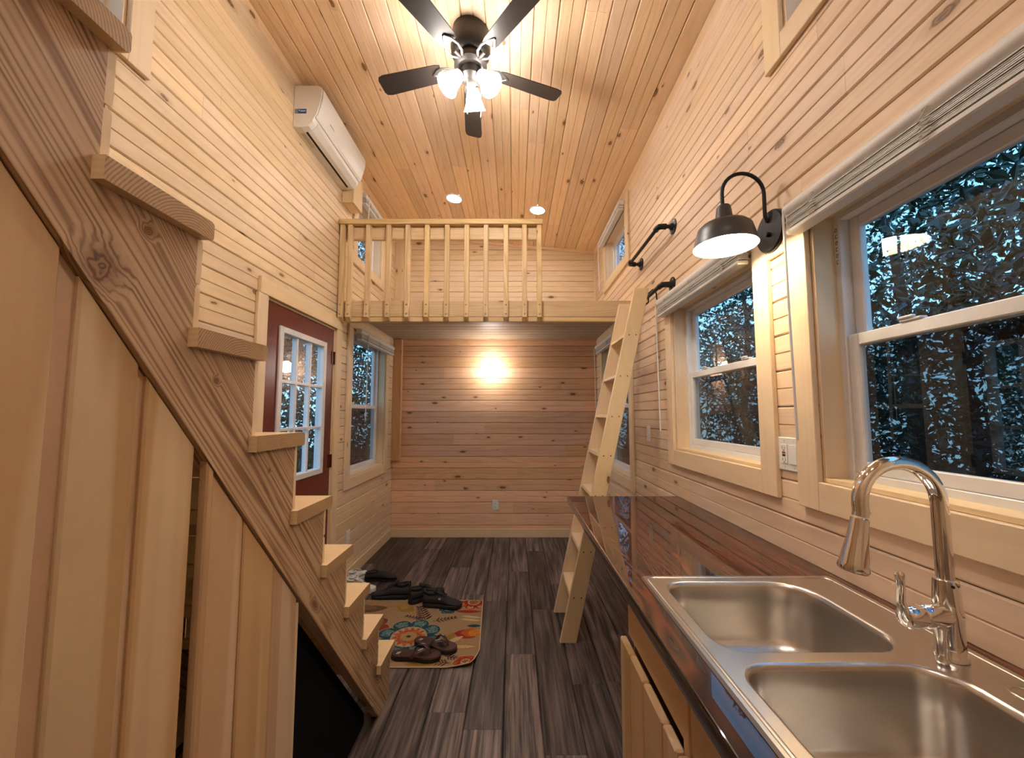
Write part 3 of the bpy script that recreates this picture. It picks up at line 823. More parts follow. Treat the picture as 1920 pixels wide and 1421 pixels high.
# ------------------------------------------------------------------ ceiling fan
def fan():
    fx, fy = -0.235, 1.995
    zt = zc(fx)
    root = thing('ceiling_fan', 'dark bronze five blade ceiling fan with three lit frosted shades', 'ceiling fan', (fx, fy, zt))
    m = MB(); m.lathe([(0.0, zt + 0.01), (0.098, zt + 0.01), (0.102, zt - 0.02), (0.108, zt - 0.09), (0.104, zt - 0.125), (0.09, zt - 0.145), (0.075, zt - 0.15), (0.075, zt - 0.17), (0.088, zt - 0.175), (0.088, zt - 0.20), (0.07, zt - 0.215), (0, zt - 0.217)], (fx, fy, 0), (0, 0, 1), 36)
    m.build('motor_housing', BRONZE, root, True)
    zb = 3.272
    for k in range(5):
        a = R(94 + 72 * k)
        ca, sa = math.cos(a), math.sin(a)
        def P(r, t, z):       # r out along the blade, t across, pitched
            return (fx + ca * r - sa * t, fy + sa * r + ca * t, z)
        pitch = R(11)
        outline = [(0.165, -0.040), (0.19, -0.047), (0.50, -0.056), (0.528, -0.05), (0.538, -0.035), (0.538, 0.035), (0.528, 0.05), (0.50, 0.056), (0.19, 0.047), (0.165, 0.040)]
        up_ = [P(r, t * math.cos(pitch), zb + t * math.sin(pitch) + 0.003) for r, t in outline]
        dn = [P(r, t * math.cos(pitch), zb + t * math.sin(pitch) - 0.003) for r, t in outline]
        m = MB(); m.loft([dn, up_])
        bl = m.build('blade', plain('dark_blade', (0.028, 0.021, 0.018), 0.45), root)
        m = MB()
        for s in (-1, 1):   # open scrolled bracket
            m.tube([P(0.085, s * 0.012, zb - 0.012), P(0.115, s * 0.034, zb - 0.016), P(0.15, s * 0.038, zb - 0.012), P(0.185, s * 0.022, zb - 0.006), P(0.215, 0.0, zb - 0.006)], 0.0075, 8, flat=0.6)
        m.tube([P(0.08, 0, zb - 0.012), P(0.13, 0, zb - 0.014)], 0.008, 8)
        m.build('blade_bracket', plain('bracket_metal', (0.10, 0.092, 0.085), 0.35, 0.7), bl, True)
    m = MB(); m.lathe([(0.0, zt - 0.215), (0.05, zt - 0.216), (0.058, zt - 0.235), (0.056, zt - 0.262), (0.035, zt - 0.285), (0.014, zt - 0.292), (0, zt - 0.293)], (fx, fy, 0), (0, 0, 1), 28)
    kit = m.build('light_kit', BRONZE, root, True)
    for ang in (203, 337, 85):
        a = R(ang); d = Vector((math.cos(a), math.sin(a), 0)); tilt = R(38)
        ax = (d * math.sin(tilt) + Vector((0, 0, -math.cos(tilt)))).normalized()
        c0 = Vector((fx, fy, zt - 0.25)) + d * 0.052
        m = MB(); m.tube([Vector((fx, fy, zt - 0.245)) + d * 0.03, c0 + ax * 0.005], 0.012, 10)
        m.lathe([(0.0, 0.0), (0.026, 0.0), (0.028, 0.02), (0, 0.02)], c0 + ax * 0.0, ax, 18)
        m.build('lamp_socket', BRONZE, kit, True)
        m = MB(); m.lathe([(0.026, 0.014), (0.032, 0.03), (0.040, 0.06), (0.046, 0.085), (0.054, 0.108), (0.062, 0.122), (0.060, 0.122), (0.050, 0.106), (0.043, 0.085), (0.037, 0.06), (0.029, 0.03), (0.023, 0.016)], c0, ax, 28)
        m.build('lamp_shade', emitter('lit_frosted_glass', (1.0, 0.935, 0.86), FAN_E), kit, True)
        m = MB(); m.lathe([(0, 0.04), (0.016, 0.045), (0.024, 0.075), (0.022, 0.10), (0.012, 0.112), (0, 0.115)], c0, ax, 16)
        m.build('bulb', emitter('lit_bulb', (1.0, 0.935, 0.86), 75.0), kit, True)
    for dx, dy, zl in ((-0.012, -0.03, 2.99), (0.055, 0.03, 3.02)):
        m = MB(); m.tube([(fx + dx, fy + dy, zt - 0.27), (fx + dx, fy + dy, zl)], 0.0016, 6)
        ch = m.build('pull_chain', plain('chain_metal', (0.5, 0.48, 0.45), 0.3, 1.0), root, True)
        m = MB(); m.lathe([(0, 0.004), (0.0035, 0), (0.0045, -0.012), (0.003, -0.02), (0, -0.022)], (fx + dx, fy + dy, zl), (0, 0, 1), 10)
        m.build('chain_fob', BRONZE, ch, True)
fan()

# recessed lights over the loft
for nm, x, y in (('left', -0.585, 3.70), ('right', 0.232, 3.78)):
    z = zc(x)
    root = thing('recessed_light', '%s of the two round recessed ceiling lights over the loft' % nm, 'ceiling light', (x, y, z), 'recessed lights over the loft')
    nrm = Vector((SL, 0, -1)).normalized()
    m = MB(); m.lathe([(0.070, 0.0), (0.084, 0.0), (0.084, 0.003), (0.080, 0.006), (0.070, 0.006)], Vector((x, y, z)), nrm, 32)
    m.build('trim_ring', WHITE_PLASTIC, root, True)
    m = MB(); m.lathe([(0.0, 0.0045), (0.071, 0.0045), (0.071, 0.001)], Vector((x, y, z)), nrm, 32)
    m.build('lens', emitter('lit_lens', (1.0, 0.935, 0.86), CAN_E), root, True)

# two unseen fill lights added behind the camera, built like the loft ones
for nm, x, y in (('left', -0.45, -0.25), ('right', 0.30, -0.15)):
    z = zc(x)
    root = thing('recessed_light', '%s of the two unseen ceiling lights added as fill behind the camera' % nm, 'ceiling light', (x, y, z), 'added fill lights behind the camera')
    m = MB(); m.lathe([(0.070, 0.0), (0.084, 0.0), (0.084, 0.003), (0.080, 0.006), (0.070, 0.006)], Vector((x, y, z)), nrm, 32)
    m.build('trim_ring', WHITE_PLASTIC, root, True)
    m = MB(); m.lathe([(0.0, 0.0045), (0.071, 0.0045), (0.071, 0.001)], Vector((x, y, z)), nrm, 32)
    m.build('lens', emitter('lit_fill_lens', (1.0, 0.935, 0.86), REAR_FILL_E), root, True)

# globe light on the back wall under the loft
root = thing('wall_globe_light', 'round lit globe light on the back wall under the loft', 'wall light', (-0.265, YB, 1.94))
m = MB(); m.lathe([(0.0, 0.0), (0.058, 0.0), (0.058, 0.012), (0.045, 0.02), (0.016, 0.024), (0.016, 0.07), (0.03, 0.08), (0, 0.082)], (-0.265, YB, 1.94), (0, -1, 0), 28)
m.build('base', WHITE_PLASTIC, root, True)
m = MB(); m.lathe([(0.068 * math.sin(PI * i / 14), 0.145 - 0.068 * math.cos(PI * i / 14)) for i in range(15)], (-0.265, YB, 1.94), (0, -1, 0), 28)
m.build('globe', emitter('lit_globe', (1.0, 0.935, 0.86), GLOBE_E), root, True)

# barn sconce
def sconce():
    y, z = 1.42, 2.08
    root = thing('barn_sconce', 'black gooseneck barn lamp with a wide lit shade between the two windows', 'wall lamp', (XR, y, z))
    m = MB(); m.lathe([(0.0, 0.0), (0.070, 0.0), (0.078, 0.004), (0.078, 0.024), (0.073, 0.030), (0, 0.030)], (XR, y, z), (-1, 0, 0), 40)
    bp = m.build('backplate', BLACK_METAL, root, True)
    m = MB(); m.lathe([(0.009, 0.03), (0.009, 0.036), (0.005, 0.040), (0, 0.040)], (XR, y, z - 0.012), (-1, 0, 0), 12)
    m.build('knob', BLACK_METAL, bp, True)
    xa, xb = XR - 0.040, 0.778
    xm, r = (xa + xb) / 2, (xa - xb) / 2
    zt_ = 2.312 - r - 0.007
    pts = [(XR - 0.012, y, z + 0.035), (xa + 0.006, y, z + 0.04), (xa, y, z + 0.058), (xa, y, zt_)]
    pts += [(xm + r * math.cos(t), y, zt_ + r * math.sin(t)) for t in [PI * i / 14 for i in range(1, 14)]]
    pts += [(xb, y, zt_), (xb, y, 2.172)]
    MB().tube(pts, 0.0068, 12).build('gooseneck_arm', BLACK_METAL, root, True)
    cx = 0.782
    m = MB(); m.lathe([(0.0, 2.178), (0.020, 2.178), (0.024, 2.172), (0.030, 2.13), (0.036, 2.122), (0.038, 2.118), (0.078, 2.104), (0.092, 2.090), (0.103, 2.05), (0.109, 2.022), (0.1105, 2.020)], (cx, y, 0), (0, 0, 1), 48)
    m.build('shade', plain('shade_black', (0.05, 0.052, 0.055), 0.4, 0.3), root, True)
    m = MB(); m.lathe([(0.1095, 2.0205), (0.107, 2.022), (0.100, 2.05), (0.089, 2.086), (0.076, 2.099), (0.04, 2.112), (0.0, 2.114)], (cx, y, 0), (0, 0, 1), 48)
    m.build('shade_lining', plain('white_enamel', (0.86, 0.85, 0.82), 0.4), root, True)
    m = MB(); m.lathe([(0.0, 2.112), (0.014, 2.11), (0.016, 2.09), (0.030, 2.065), (0.031, 2.05), (0.022, 2.03), (0, 2.024)], (cx, y, 0), (0, 0, 1), 20)
    m.build('bulb', emitter('lit_barn_bulb', (1.0, 0.83, 0.57), BARN_E), root, True)
sconce()

# ------------------------------------------------------------------ blinds
def blind(key, label, ya, yb, ztop, drop, wand_y=None, wand_z=None, nsl=10, off=0.02):
    side, y0, y1, z0, z1 = WIN[key]
    X = lambda w: side_x(side, -w)
    root = thing('window_blind', label, 'blind', (X(off), (ya + yb) / 2, ztop), 'raised white slat blinds')
    # rounded valance
    m = MB(); prof = []
    for i in range(9):
        a = -PI / 2 + PI * i / 8
        prof.append((X(off + 0.038 + 0.014 * math.cos(a)), ztop - 0.02 + 0.02 * math.sin(a)))
    prof += [(X(off + 0.002), ztop), (X(off + 0.002), ztop - 0.04)]
    m.prism(prof, 'y', ya, yb)
    m.build('headrail', BLIND_WHITE, root, True)
    zs = ztop - 0.046; dz = (drop - 0.046 - 0.02) / nsl
    for i in range(nsl):
        z = zs - i * dz
        jit = random.uniform(-0.003, 0.003)
        m = MB(); m.prism([(X(off + 0.004 + jit), z - 0.0008), (X(off + 0.026 + jit), z + 0.0022), (X(off + 0.048 + jit), z - 0.0008), (X(off + 0.048 + jit), z - 0.003), (X(off + 0.026 + jit), z), (X(off + 0.004 + jit), z - 0.003)], 'y', ya + 0.012, yb - 0.012)
        m.build('slat', BLIND_WHITE, root)
    zr = ztop - drop
    bx('bottom_rail', (X(off + 0.003), X(off + 0.050), ya + 0.01, yb - 0.01, zr, zr + 0.017), BLIND_WHITE, root, 0.004)
    for yy in (ya + 0.13, (ya + yb) / 2, yb - 0.13):
        pts = []
        for i in range(34):
            t = i / 33; a = t * 5 * 2 * PI
            pts.append((X(off + 0.054 + 0.002 * math.sin(a)), yy + 0.013 * math.cos(a), zr + 0.012 + (ztop - 0.05 - zr) * 0.75 * t))
        pts += [(X(off + 0.052), yy - 0.006, ztop - 0.028), (X(off + 0.050), yy + 0.006, ztop - 0.03)]
        MB().tube(pts, 0.0017, 5).build('lift_cord', plain('cord_white', (0.74, 0.70, 0.62), 0.7), root, True)
    if wand_y is not None:
        m = MB(); m.tube([(X(off + 0.060), wand_y, ztop - 0.028), (X(off + 0.060), wand_y, ztop - 0.05), (X(off + 0.048), wand_y + 0.005, wand_z)], [0.0025, 0.0042, 0.0042], 6)
        m.build('tilt_wand', BLIND_WHITE, root, True)
blind('near', 'raised white slat blind over the large sink window', 0.36, 1.285, 2.105, 0.108, 1.268, 1.32, 11)
blind('mid', 'raised white slat blind over the window under the barn lamp', 1.548, 2.47, 2.125, 0.115, 2.455, 1.30, 11)
blind('far', 'raised white slat blind over the window behind the ladder', 3.26, 4.39, 2.165, 0.10, 4.37, 1.35, 9)
blind('left', 'raised white slat blind over the window beyond the red door', 3.44, 4.40, 2.155, 0.10, 3.58, 1.345, 9)
blind('loftR', 'raised white slat blind on the small right loft window', 3.30, 4.12, 3.26, 0.085, 4.10, 2.70, 7)
blind('loftL', 'raised white slat blind on the small left loft window', 3.45, 4.10, 3.41, 0.10, 3.50, 2.60, 7)

# ------------------------------------------------------------------ counter, cabinet, sink, faucet
CZ_, CT = 0.915, 0.04
CX0, CY0, CY1 = 0.317, -0.35, 2.40
SKX0, SKX1, SKY0, SKY1 = 0.377, 0.940, 0.385, 1.222
def counter():
    root = thing('countertop', 'dark glossy reddish brown wooden countertop with a black edge', 'countertop', ((CX0 + XR) / 2, 1.0, CZ_ - CT))
    m = MB()
    xs = [CX0 + 0.004, SKX0 + 0.015, SKX1 - 0.012, XR - 0.002]; ys = [CY0, SKY0 + 0.015, SKY1 - 0.015, CY1 - 0.004]
    V = {}
    for k, z in enumerate((CZ_ - CT, CZ_)):
        for i, x in enumerate(xs):
            for j, y in enumerate(ys): V[i, j, k] = m.bm.verts.new((x, y, z))
    for i in range(3):
        for j in range(3):
            if i == 1 and j == 1: continue
            m.bm.faces.new([V[q] for q in ((i,j,1),(i+1,j,1),(i+1,j+1,1),(i,j+1,1))])
            m.bm.faces.new([V[q] for q in ((i,j+1,0),(i+1,j+1,0),(i+1,j,0),(i,j,0))])
    for i in range(3):
        m.bm.faces.new([V[q] for q in ((i,0,0),(i+1,0,0),(i+1,0,1),(i,0,1))]); m.bm.faces.new([V[q] for q in ((i+1,3,0),(i,3,0),(i,3,1),(i+1,3,1))])
        m.bm.faces.new([V[q] for q in ((0,i+1,0),(0,i,0),(0,i,1),(0,i+1,1))]); m.bm.faces.new([V[q] for q in ((3,i,0),(3,i+1,0),(3,i+1,1),(3,i,1))])
    for a, b in (((1,1),(2,1)), ((2,1),(2,2)), ((2,2),(1,2)), ((1,2),(1,1))):
        m.bm.faces.new([V[q] for q in ((*a,0),(*b,0),(*b,1),(*a,1))])
    m.build('slab', counter_mat(), root)
    EDGE = NT('black_epoxy_edge').bsdf((0.010, 0.006, 0.005), 0.25, coat=1.0)
    m = MB(); m.prism([(CX0 + 0.004, CZ_ - CT), (CX0 + 0.004, CZ_), (CX0 + 0.002, CZ_ - 0.001), (CX0, CZ_ - 0.006), (CX0, CZ_ - CT + 0.005), (CX0 + 0.002, CZ_ - CT)], 'y', CY0, CY1)
    m.build('front_edge', EDGE, root, True)
    m = MB(); m.prism([(CY1 - 0.004, CZ_ - CT), (CY1, CZ_ - CT + 0.004), (CY1, CZ_ - 0.004), (CY1 - 0.004, CZ_)], 'x', CX0 + 0.004, XR - 0.002)
    m.build('end_edge', EDGE, root, True)
counter()
def cabinet():
    root = thing('base_cabinet', 'pine kitchen base cabinet with plank doors under the counter', 'cabinet', (0.65, 0.5, 0))
    KY, KZ = wood('cabinet', 'y'), wood('cabinet', 'z')
    ye = 1.285
    z1 = CZ_ - CT - 0.001
    bx('end_panel', (0.372, XR - 0.004, ye - 0.016, ye, 0.003, z1), KZ, root)
    bx('near_panel', (0.372, XR - 0.004, CY0 + 0.02, CY0 + 0.036, 0.003, z1), KZ, root)
    bx('back_panel', (XR - 0.018, XR - 0.0045, CY0 + 0.037, ye - 0.017, 0.1, z1 - 0.03), KY, root, 0)
    bx('bottom_panel', (0.374, XR - 0.02, CY0 + 0.037, ye - 0.017, 0.09, 0.105), KY, root, 0)
    bx('toe_kick', (0.42, 0.436, CY0 + 0.037, ye - 0.017, 0.003, 0.089), plain('toe_kick_dark', (0.03, 0.022, 0.018), 0.7), root, 0)
    # face frame
    bx('top_rail', (0.356, 0.371, 0.876, ye, 0.722, z1), KY, root)
    bx('stile', (0.352, 0.371, 0.848, 0.874, 0.09, z1), wood('alder', 'z'), root)
    bx('top_rail', (0.356, 0.371, 0.42, 0.846, 0.722, z1), KY, root)
    bx('top_rail', (0.356, 0.371, CY0 + 0.02, 0.418, 0.722, z1), KY, root)
    bx('bottom_rail', (0.356, 0.371, CY0 + 0.02, 0.846, 0.09, 0.12), KY, root)
    bx('bottom_rail', (0.356, 0.371, 0.876, ye, 0.09, 0.12), KY, root)
    for edges in ([1.297, 1.195, 1.078, 0.944, 0.868], [0.862, 0.735, 0.61, 0.49, 0.42], [0.414, 0.29, 0.165, 0.04, -0.08]):
        d = bx('door_brace', (0.3545, 0.3715, edges[-1] + 0.03, min(edges[0], 1.28) - 0.03, 0.58, 0.64), KY, root, 0)
        for a, b in zip(edges, edges[1:]):
            bx('door_board', (0.333, 0.354, b + 0.0012, a - 0.0012, 0.11, 0.713 - random.uniform(0, 0.003)), KZ, d, 0.004)
cabinet()
def rrect(x0, x1, y0, y1, r, z, n=7):
    if not isinstance(r, tuple): r = (r,) * 4
    P = []
    for cx, cy, s, rr in ((x1, y1, 0, r[0]), (x0, y1, 1, r[1]), (x0, y0, 2, r[2]), (x1, y0, 3, r[3])):
        ox = cx - rr if cx == x1 else cx + rr; oy = cy - rr if cy == y1 else cy + rr
        for i in range(n):
            a = PI / 2 * s + PI / 2 * i / (n - 1)
            P.append((ox + rr * math.cos(a), oy + rr * math.sin(a), z))
    return P
def sink():
    root = thing('double_sink', 'stainless steel double bowl drop-in kitchen sink', 'sink', ((SKX0 + SKX1) / 2, (SKY0 + SKY1) / 2, CZ_))
    S = steel()
    zt = CZ_ + 0.007
    bowls = [(0.420, 0.822, 0.838, 1.180), (0.420, 0.822, 0.428, 0.806)]
    rad = [(0.10, 0.065, 0.065, 0.075), (0.075, 0.065, 0.065, 0.10)]
    m = MB(); bm = m.bm
    outer = [bm.verts.new(p) for p in rrect(SKX0 + 0.004, SKX1 - 0.004, SKY0 + 0.004, SKY1 - 0.004, 0.008, zt, 4)]
    edges = [bm.edges.new((outer[i], outer[(i+1) % len(outer)])) for i in range(len(outer))]
    for (b, rr) in zip(bowls, rad):
        L = [bm.verts.new(p) for p in rrect(*b, rr, zt)]
        edges += [bm.edges.new((L[i], L[(i+1) % len(L)])) for i in range(len(L))]
    bmesh.ops.triangle_fill(bm, use_beauty=True, use_dissolve=False, edges=edges)
    for f in list(bm.faces):
        if f.normal.z < 0: f.normal_flip()
    low = [bm.verts.new(p) for p in rrect(SKX0, SKX1, SKY0, SKY1, 0.008, CZ_ + 0.001, 4)]
    n = len(outer)
    for i in range(n): bm.faces.new((outer[i], low[i], low[(i+1) % n], outer[(i+1) % n]))
    m.build('deck', S, root)
    m = MB(); d = 0.016
    path = [Vector(p) for p in rrect(SKX0 + d, SKX1 - d, SKY0 + d, SKY1 - d, 0.02, zt + 0.0003, 5)]
    path.append(path[0])
    m.tube(path, 0.0042, 8, cap=False, flat=0.45)
    m.build('rim_bead', S, root, True)
    m = MB(); pth = []
    for i in range(11):
        a = -PI / 2 + PI * i / 10
        pth.append((0.884 + 0.020 * math.sin(a) , 0.735 - 0.035 + 0.02 * math.cos(a) * 1.0 + 0.02, zt + 0.0003))
    pth = [(0.864, 0.56, zt + 0.0003)] + pth + [(0.904, 0.56, zt + 0.0003)]
    m.tube(pth, 0.004, 8, flat=0.45)
    m.build('pressed_ridge', S, root, True)
    for (b, rr) in zip(bowls, rad):
        x0, x1, y0, y1 = b
        lv = [(0.0, 0.0), (0.003, 0.001), (0.006, 0.004), (0.0085, 0.012), (0.012, 0.06), (0.018, 0.14), (0.026, 0.160), (0.042, 0.175), (0.07, 0.182), (0.11, 0.185)]
        rings = []
        for ins, dep in lv:
            r4 = tuple(max(0.02, q - ins * 0.35) for q in rr)
            rings.append(rrect(x0 + ins, x1 - ins, y0 + ins, y1 - ins, r4, zt - dep))
        m = MB(); m.loft(rings, cap=False)
        L = m.bm.verts[:] ; k = len(rings[0]); m.bm.verts.ensure_lookup_table()
        m.bm.faces.new([m.bm.verts[len(m.bm.verts) - k + i] for i in range(k)])
        bo = m.build('bowl', S, root, True)
        cx, cy = (x0 + x1) / 2, (y0 + y1) / 2
        m = MB(); m.lathe([(0.056, 0.0), (0.054, 0.003), (0.042, 0.002), (0.036, -0.004), (0, -0.004)], (cx, cy, zt - 0.1848), (0, 0, 1), 28)
        m.build('drain', CHROME, bo, True)
sink()
def faucet():
    fx, fy = 0.868, 0.822
    z0 = CZ_ + 0.0075
    root = thing('kitchen_faucet', 'chrome pull-down gooseneck kitchen faucet behind the sink', 'faucet', (fx, fy, z0))
    m = MB(); m.lathe([(0, z0), (0.026, z0), (0.026, z0 + 0.006), (0.023, z0 + 0.010), (0.0225, z0 + 0.03), (0.0235, z0 + 0.08), (0.0205, z0 + 0.135), (0.0195, z0 + 0.150), (0.016, z0 + 0.152), (0, z0 + 0.152)], (fx, fy, 0), (0, 0, 1), 28)
    body = m.build('body', CHROME, root, True)
    m = MB(); m.lathe([(0.003, 0.0), (0.002, 0.001), (0, 0.001)], (fx - 0.006, fy - 0.0205, z0 + 0.142), (0, -1, 0), 8)
    m.build('set_screw', HOLE, body)
    r, rt_ = 0.081, 0.0142
    zc_ = 1.318 - rt_ - r
    pts = [(fx, fy, z0 + 0.14), (fx, fy, zc_ - 0.08), (fx, fy, zc_)]
    end = PI * 1.06
    pts += [(fx - r + r * math.cos(t), fy, zc_ + r * math.sin(t)) for t in [end * i / 22 for i in range(1, 23)]]
    e = Vector(pts[-1]); dv = Vector((-0.20, 0, -1)).normalized()
    MB().tube(pts + [e + dv * 0.012], rt_, 20).build('gooseneck', CHROME, root, True)
    m = MB(); s = e + dv * 0.014
    m.lathe([(0, 0), (0.0142, 0.0), (0.0160, 0.002), (0.0165, 0.02), (0.0195, 0.05), (0.0255, 0.092), (0.027, 0.102), (0.0255, 0.106), (0, 0.106)], s, dv, 24)
    head = m.build('spray_head', CHROME, root, True)
    m = MB(); m.lathe([(0.0, 0.1062), (0.023, 0.1062), (0.023, 0.108), (0, 0.108)], s, dv, 24)
    m.build('spray_face', plain('grey_rubber', (0.08, 0.08, 0.08), 0.6), head)
    # side valve pointing out over the deck, with an upright lever
    ax = Vector((-1.0, -0.12, 0.0)).normalized()
    c = Vector((fx, fy, z0 + 0.082))
    m = MB(); m.lathe([(0, 0.0), (0.020, 0.0), (0.0225, 0.03), (0.0225, 0.062), (0.0205, 0.066), (0.0215, 0.070), (0.021, 0.088), (0.017, 0.100), (0, 0.106)], c, ax, 24)
    valve = m.build('valve', CHROME, root, True)
    b = c + ax * 0.088
    m = MB(); m.tube([b + Vector((0.004, 0.0, -0.012)), b + ax * 0.012 + Vector((0, 0, 0.004)), b + ax * 0.016 + Vector((0, 0, 0.03)), b + ax * 0.014 + Vector((0, 0, 0.06)), b + ax * 0.016 + Vector((0, 0, 0.082)), b + ax * 0.016 + Vector((0, 0, 0.088))], [0.013, 0.0115, 0.007, 0.0062, 0.0085, 0.005], 14)
    m.build('lever_handle', CHROME, valve, True)
    m = MB(); c2 = (fx - 0.036, fy - 0.018)
    m.lathe([(0, z0), (0.009, z0), (0.011, z0 + 0.004), (0.008, z0 + 0.01), (0.0085, z0 + 0.05), (0.012, z0 + 0.066), (0, z0 + 0.07)], (c2[0], c2[1], 0), (0, 0, 1), 16)
    m.build('valve_support', CHROME, root, True)
faucet()

# ------------------------------------------------------------------ outlets and switches
def plate_thing(name, label, cat, c, w, h, nrm):
    """wall plate: c centre on the wall, nrm in {+x,-x,-y}"""
    root = thing(name, label, cat, c)
    def B(nm, u0, u1, v0, v1, d0, d1, mat, par=root, bev=0.001):
        if nrm == '-y': b = (c[0] + u0, c[0] + u1, c[1] - d1, c[1] - d0, c[2] + v0, c[2] + v1)
        elif nrm == '-x': b = (c[0] - d1, c[0] - d0, c[1] - u1, c[1] - u0, c[2] + v0, c[2] + v1)   # right wall, u grows toward the camera
        else: b = (c[0] + d0, c[0] + d1, c[1] + u0, c[1] + u1, c[2] + v0, c[2] + v1)
        return bx(nm, b, mat, par, bev)
    B('plate', -w/2, w/2, -h/2, h/2, 0.0, 0.006, WHITE_PLASTIC, bev=0.003)
    return root, B
def receptacle(B, u, gfci=False):
    r = B('receptacle', u - 0.017, u + 0.017, -0.034, 0.034, 0.0062, 0.0085, WHITE_PLASTIC)
    for s in (-1, 1):
        B('slot', u - 0.008, u - 0.006, s * 0.021 - 0.004, s * 0.021 + 0.005, 0.0084, 0.0088, HOLE, r, 0)
        B('slot', u + 0.006, u + 0.008, s * 0.021 - 0.004, s * 0.021 + 0.005, 0.0084, 0.0088, HOLE, r, 0)
        B('slot', u - 0.002, u + 0.002, s * 0.021 - 0.010, s * 0.021 - 0.006, 0.0084, 0.0088, HOLE, r, 0)
    if gfci:
        B('reset_button', u - 0.007, u + 0.007, 0.002, 0.008, 0.0084, 0.0100, plain('red_button', (0.5, 0.02, 0.02), 0.4), r, 0)
        B('test_button', u - 0.007, u + 0.007, -0.008, -0.002, 0.0084, 0.0100, HOLE, r, 0)
_, B = plate_thing('wall_outlet', 'white outlet low on the back wall', 'outlet', (-0.216, YB, 0.36), 0.072, 0.116, '-y'); receptacle(B, 0)
_, B = plate_thing('wall_outlet', 'white outlet low on the left wall below the tall window', 'outlet', (XL, 3.44, 0.36), 0.072, 0.116, '+x'); receptacle(B, 0)
_, B = plate_thing('switch_plate', 'white double plate with a red-buttoned outlet and a rocker switch between the windows', 'outlet', (XR, 1.405, 1.262), 0.116, 0.118, '-x')
receptacle(B, -0.024, True)
sw = B('rocker_switch', 0.007, 0.041, -0.034, 0.034, 0.0062, 0.0095, WHITE_PLASTIC)
for u in (-0.024, 0.024):
    for v in (-0.046, 0.046): B('screw', u - 0.0025, u + 0.0025, v - 0.0025, v + 0.0025, 0.006, 0.0068, plain('plate_screw', (0.6, 0.59, 0.57), 0.4), bev=0)
_, B = plate_thing('switch_plate', 'pale narrow switch plate on the right wall behind the counter end', 'outlet', (XR, 2.87, 1.263), 0.072, 0.116, '-x')
B('rocker_switch', -0.017, 0.017, -0.034, 0.034, 0.0062, 0.0095, WHITE_PLASTIC)

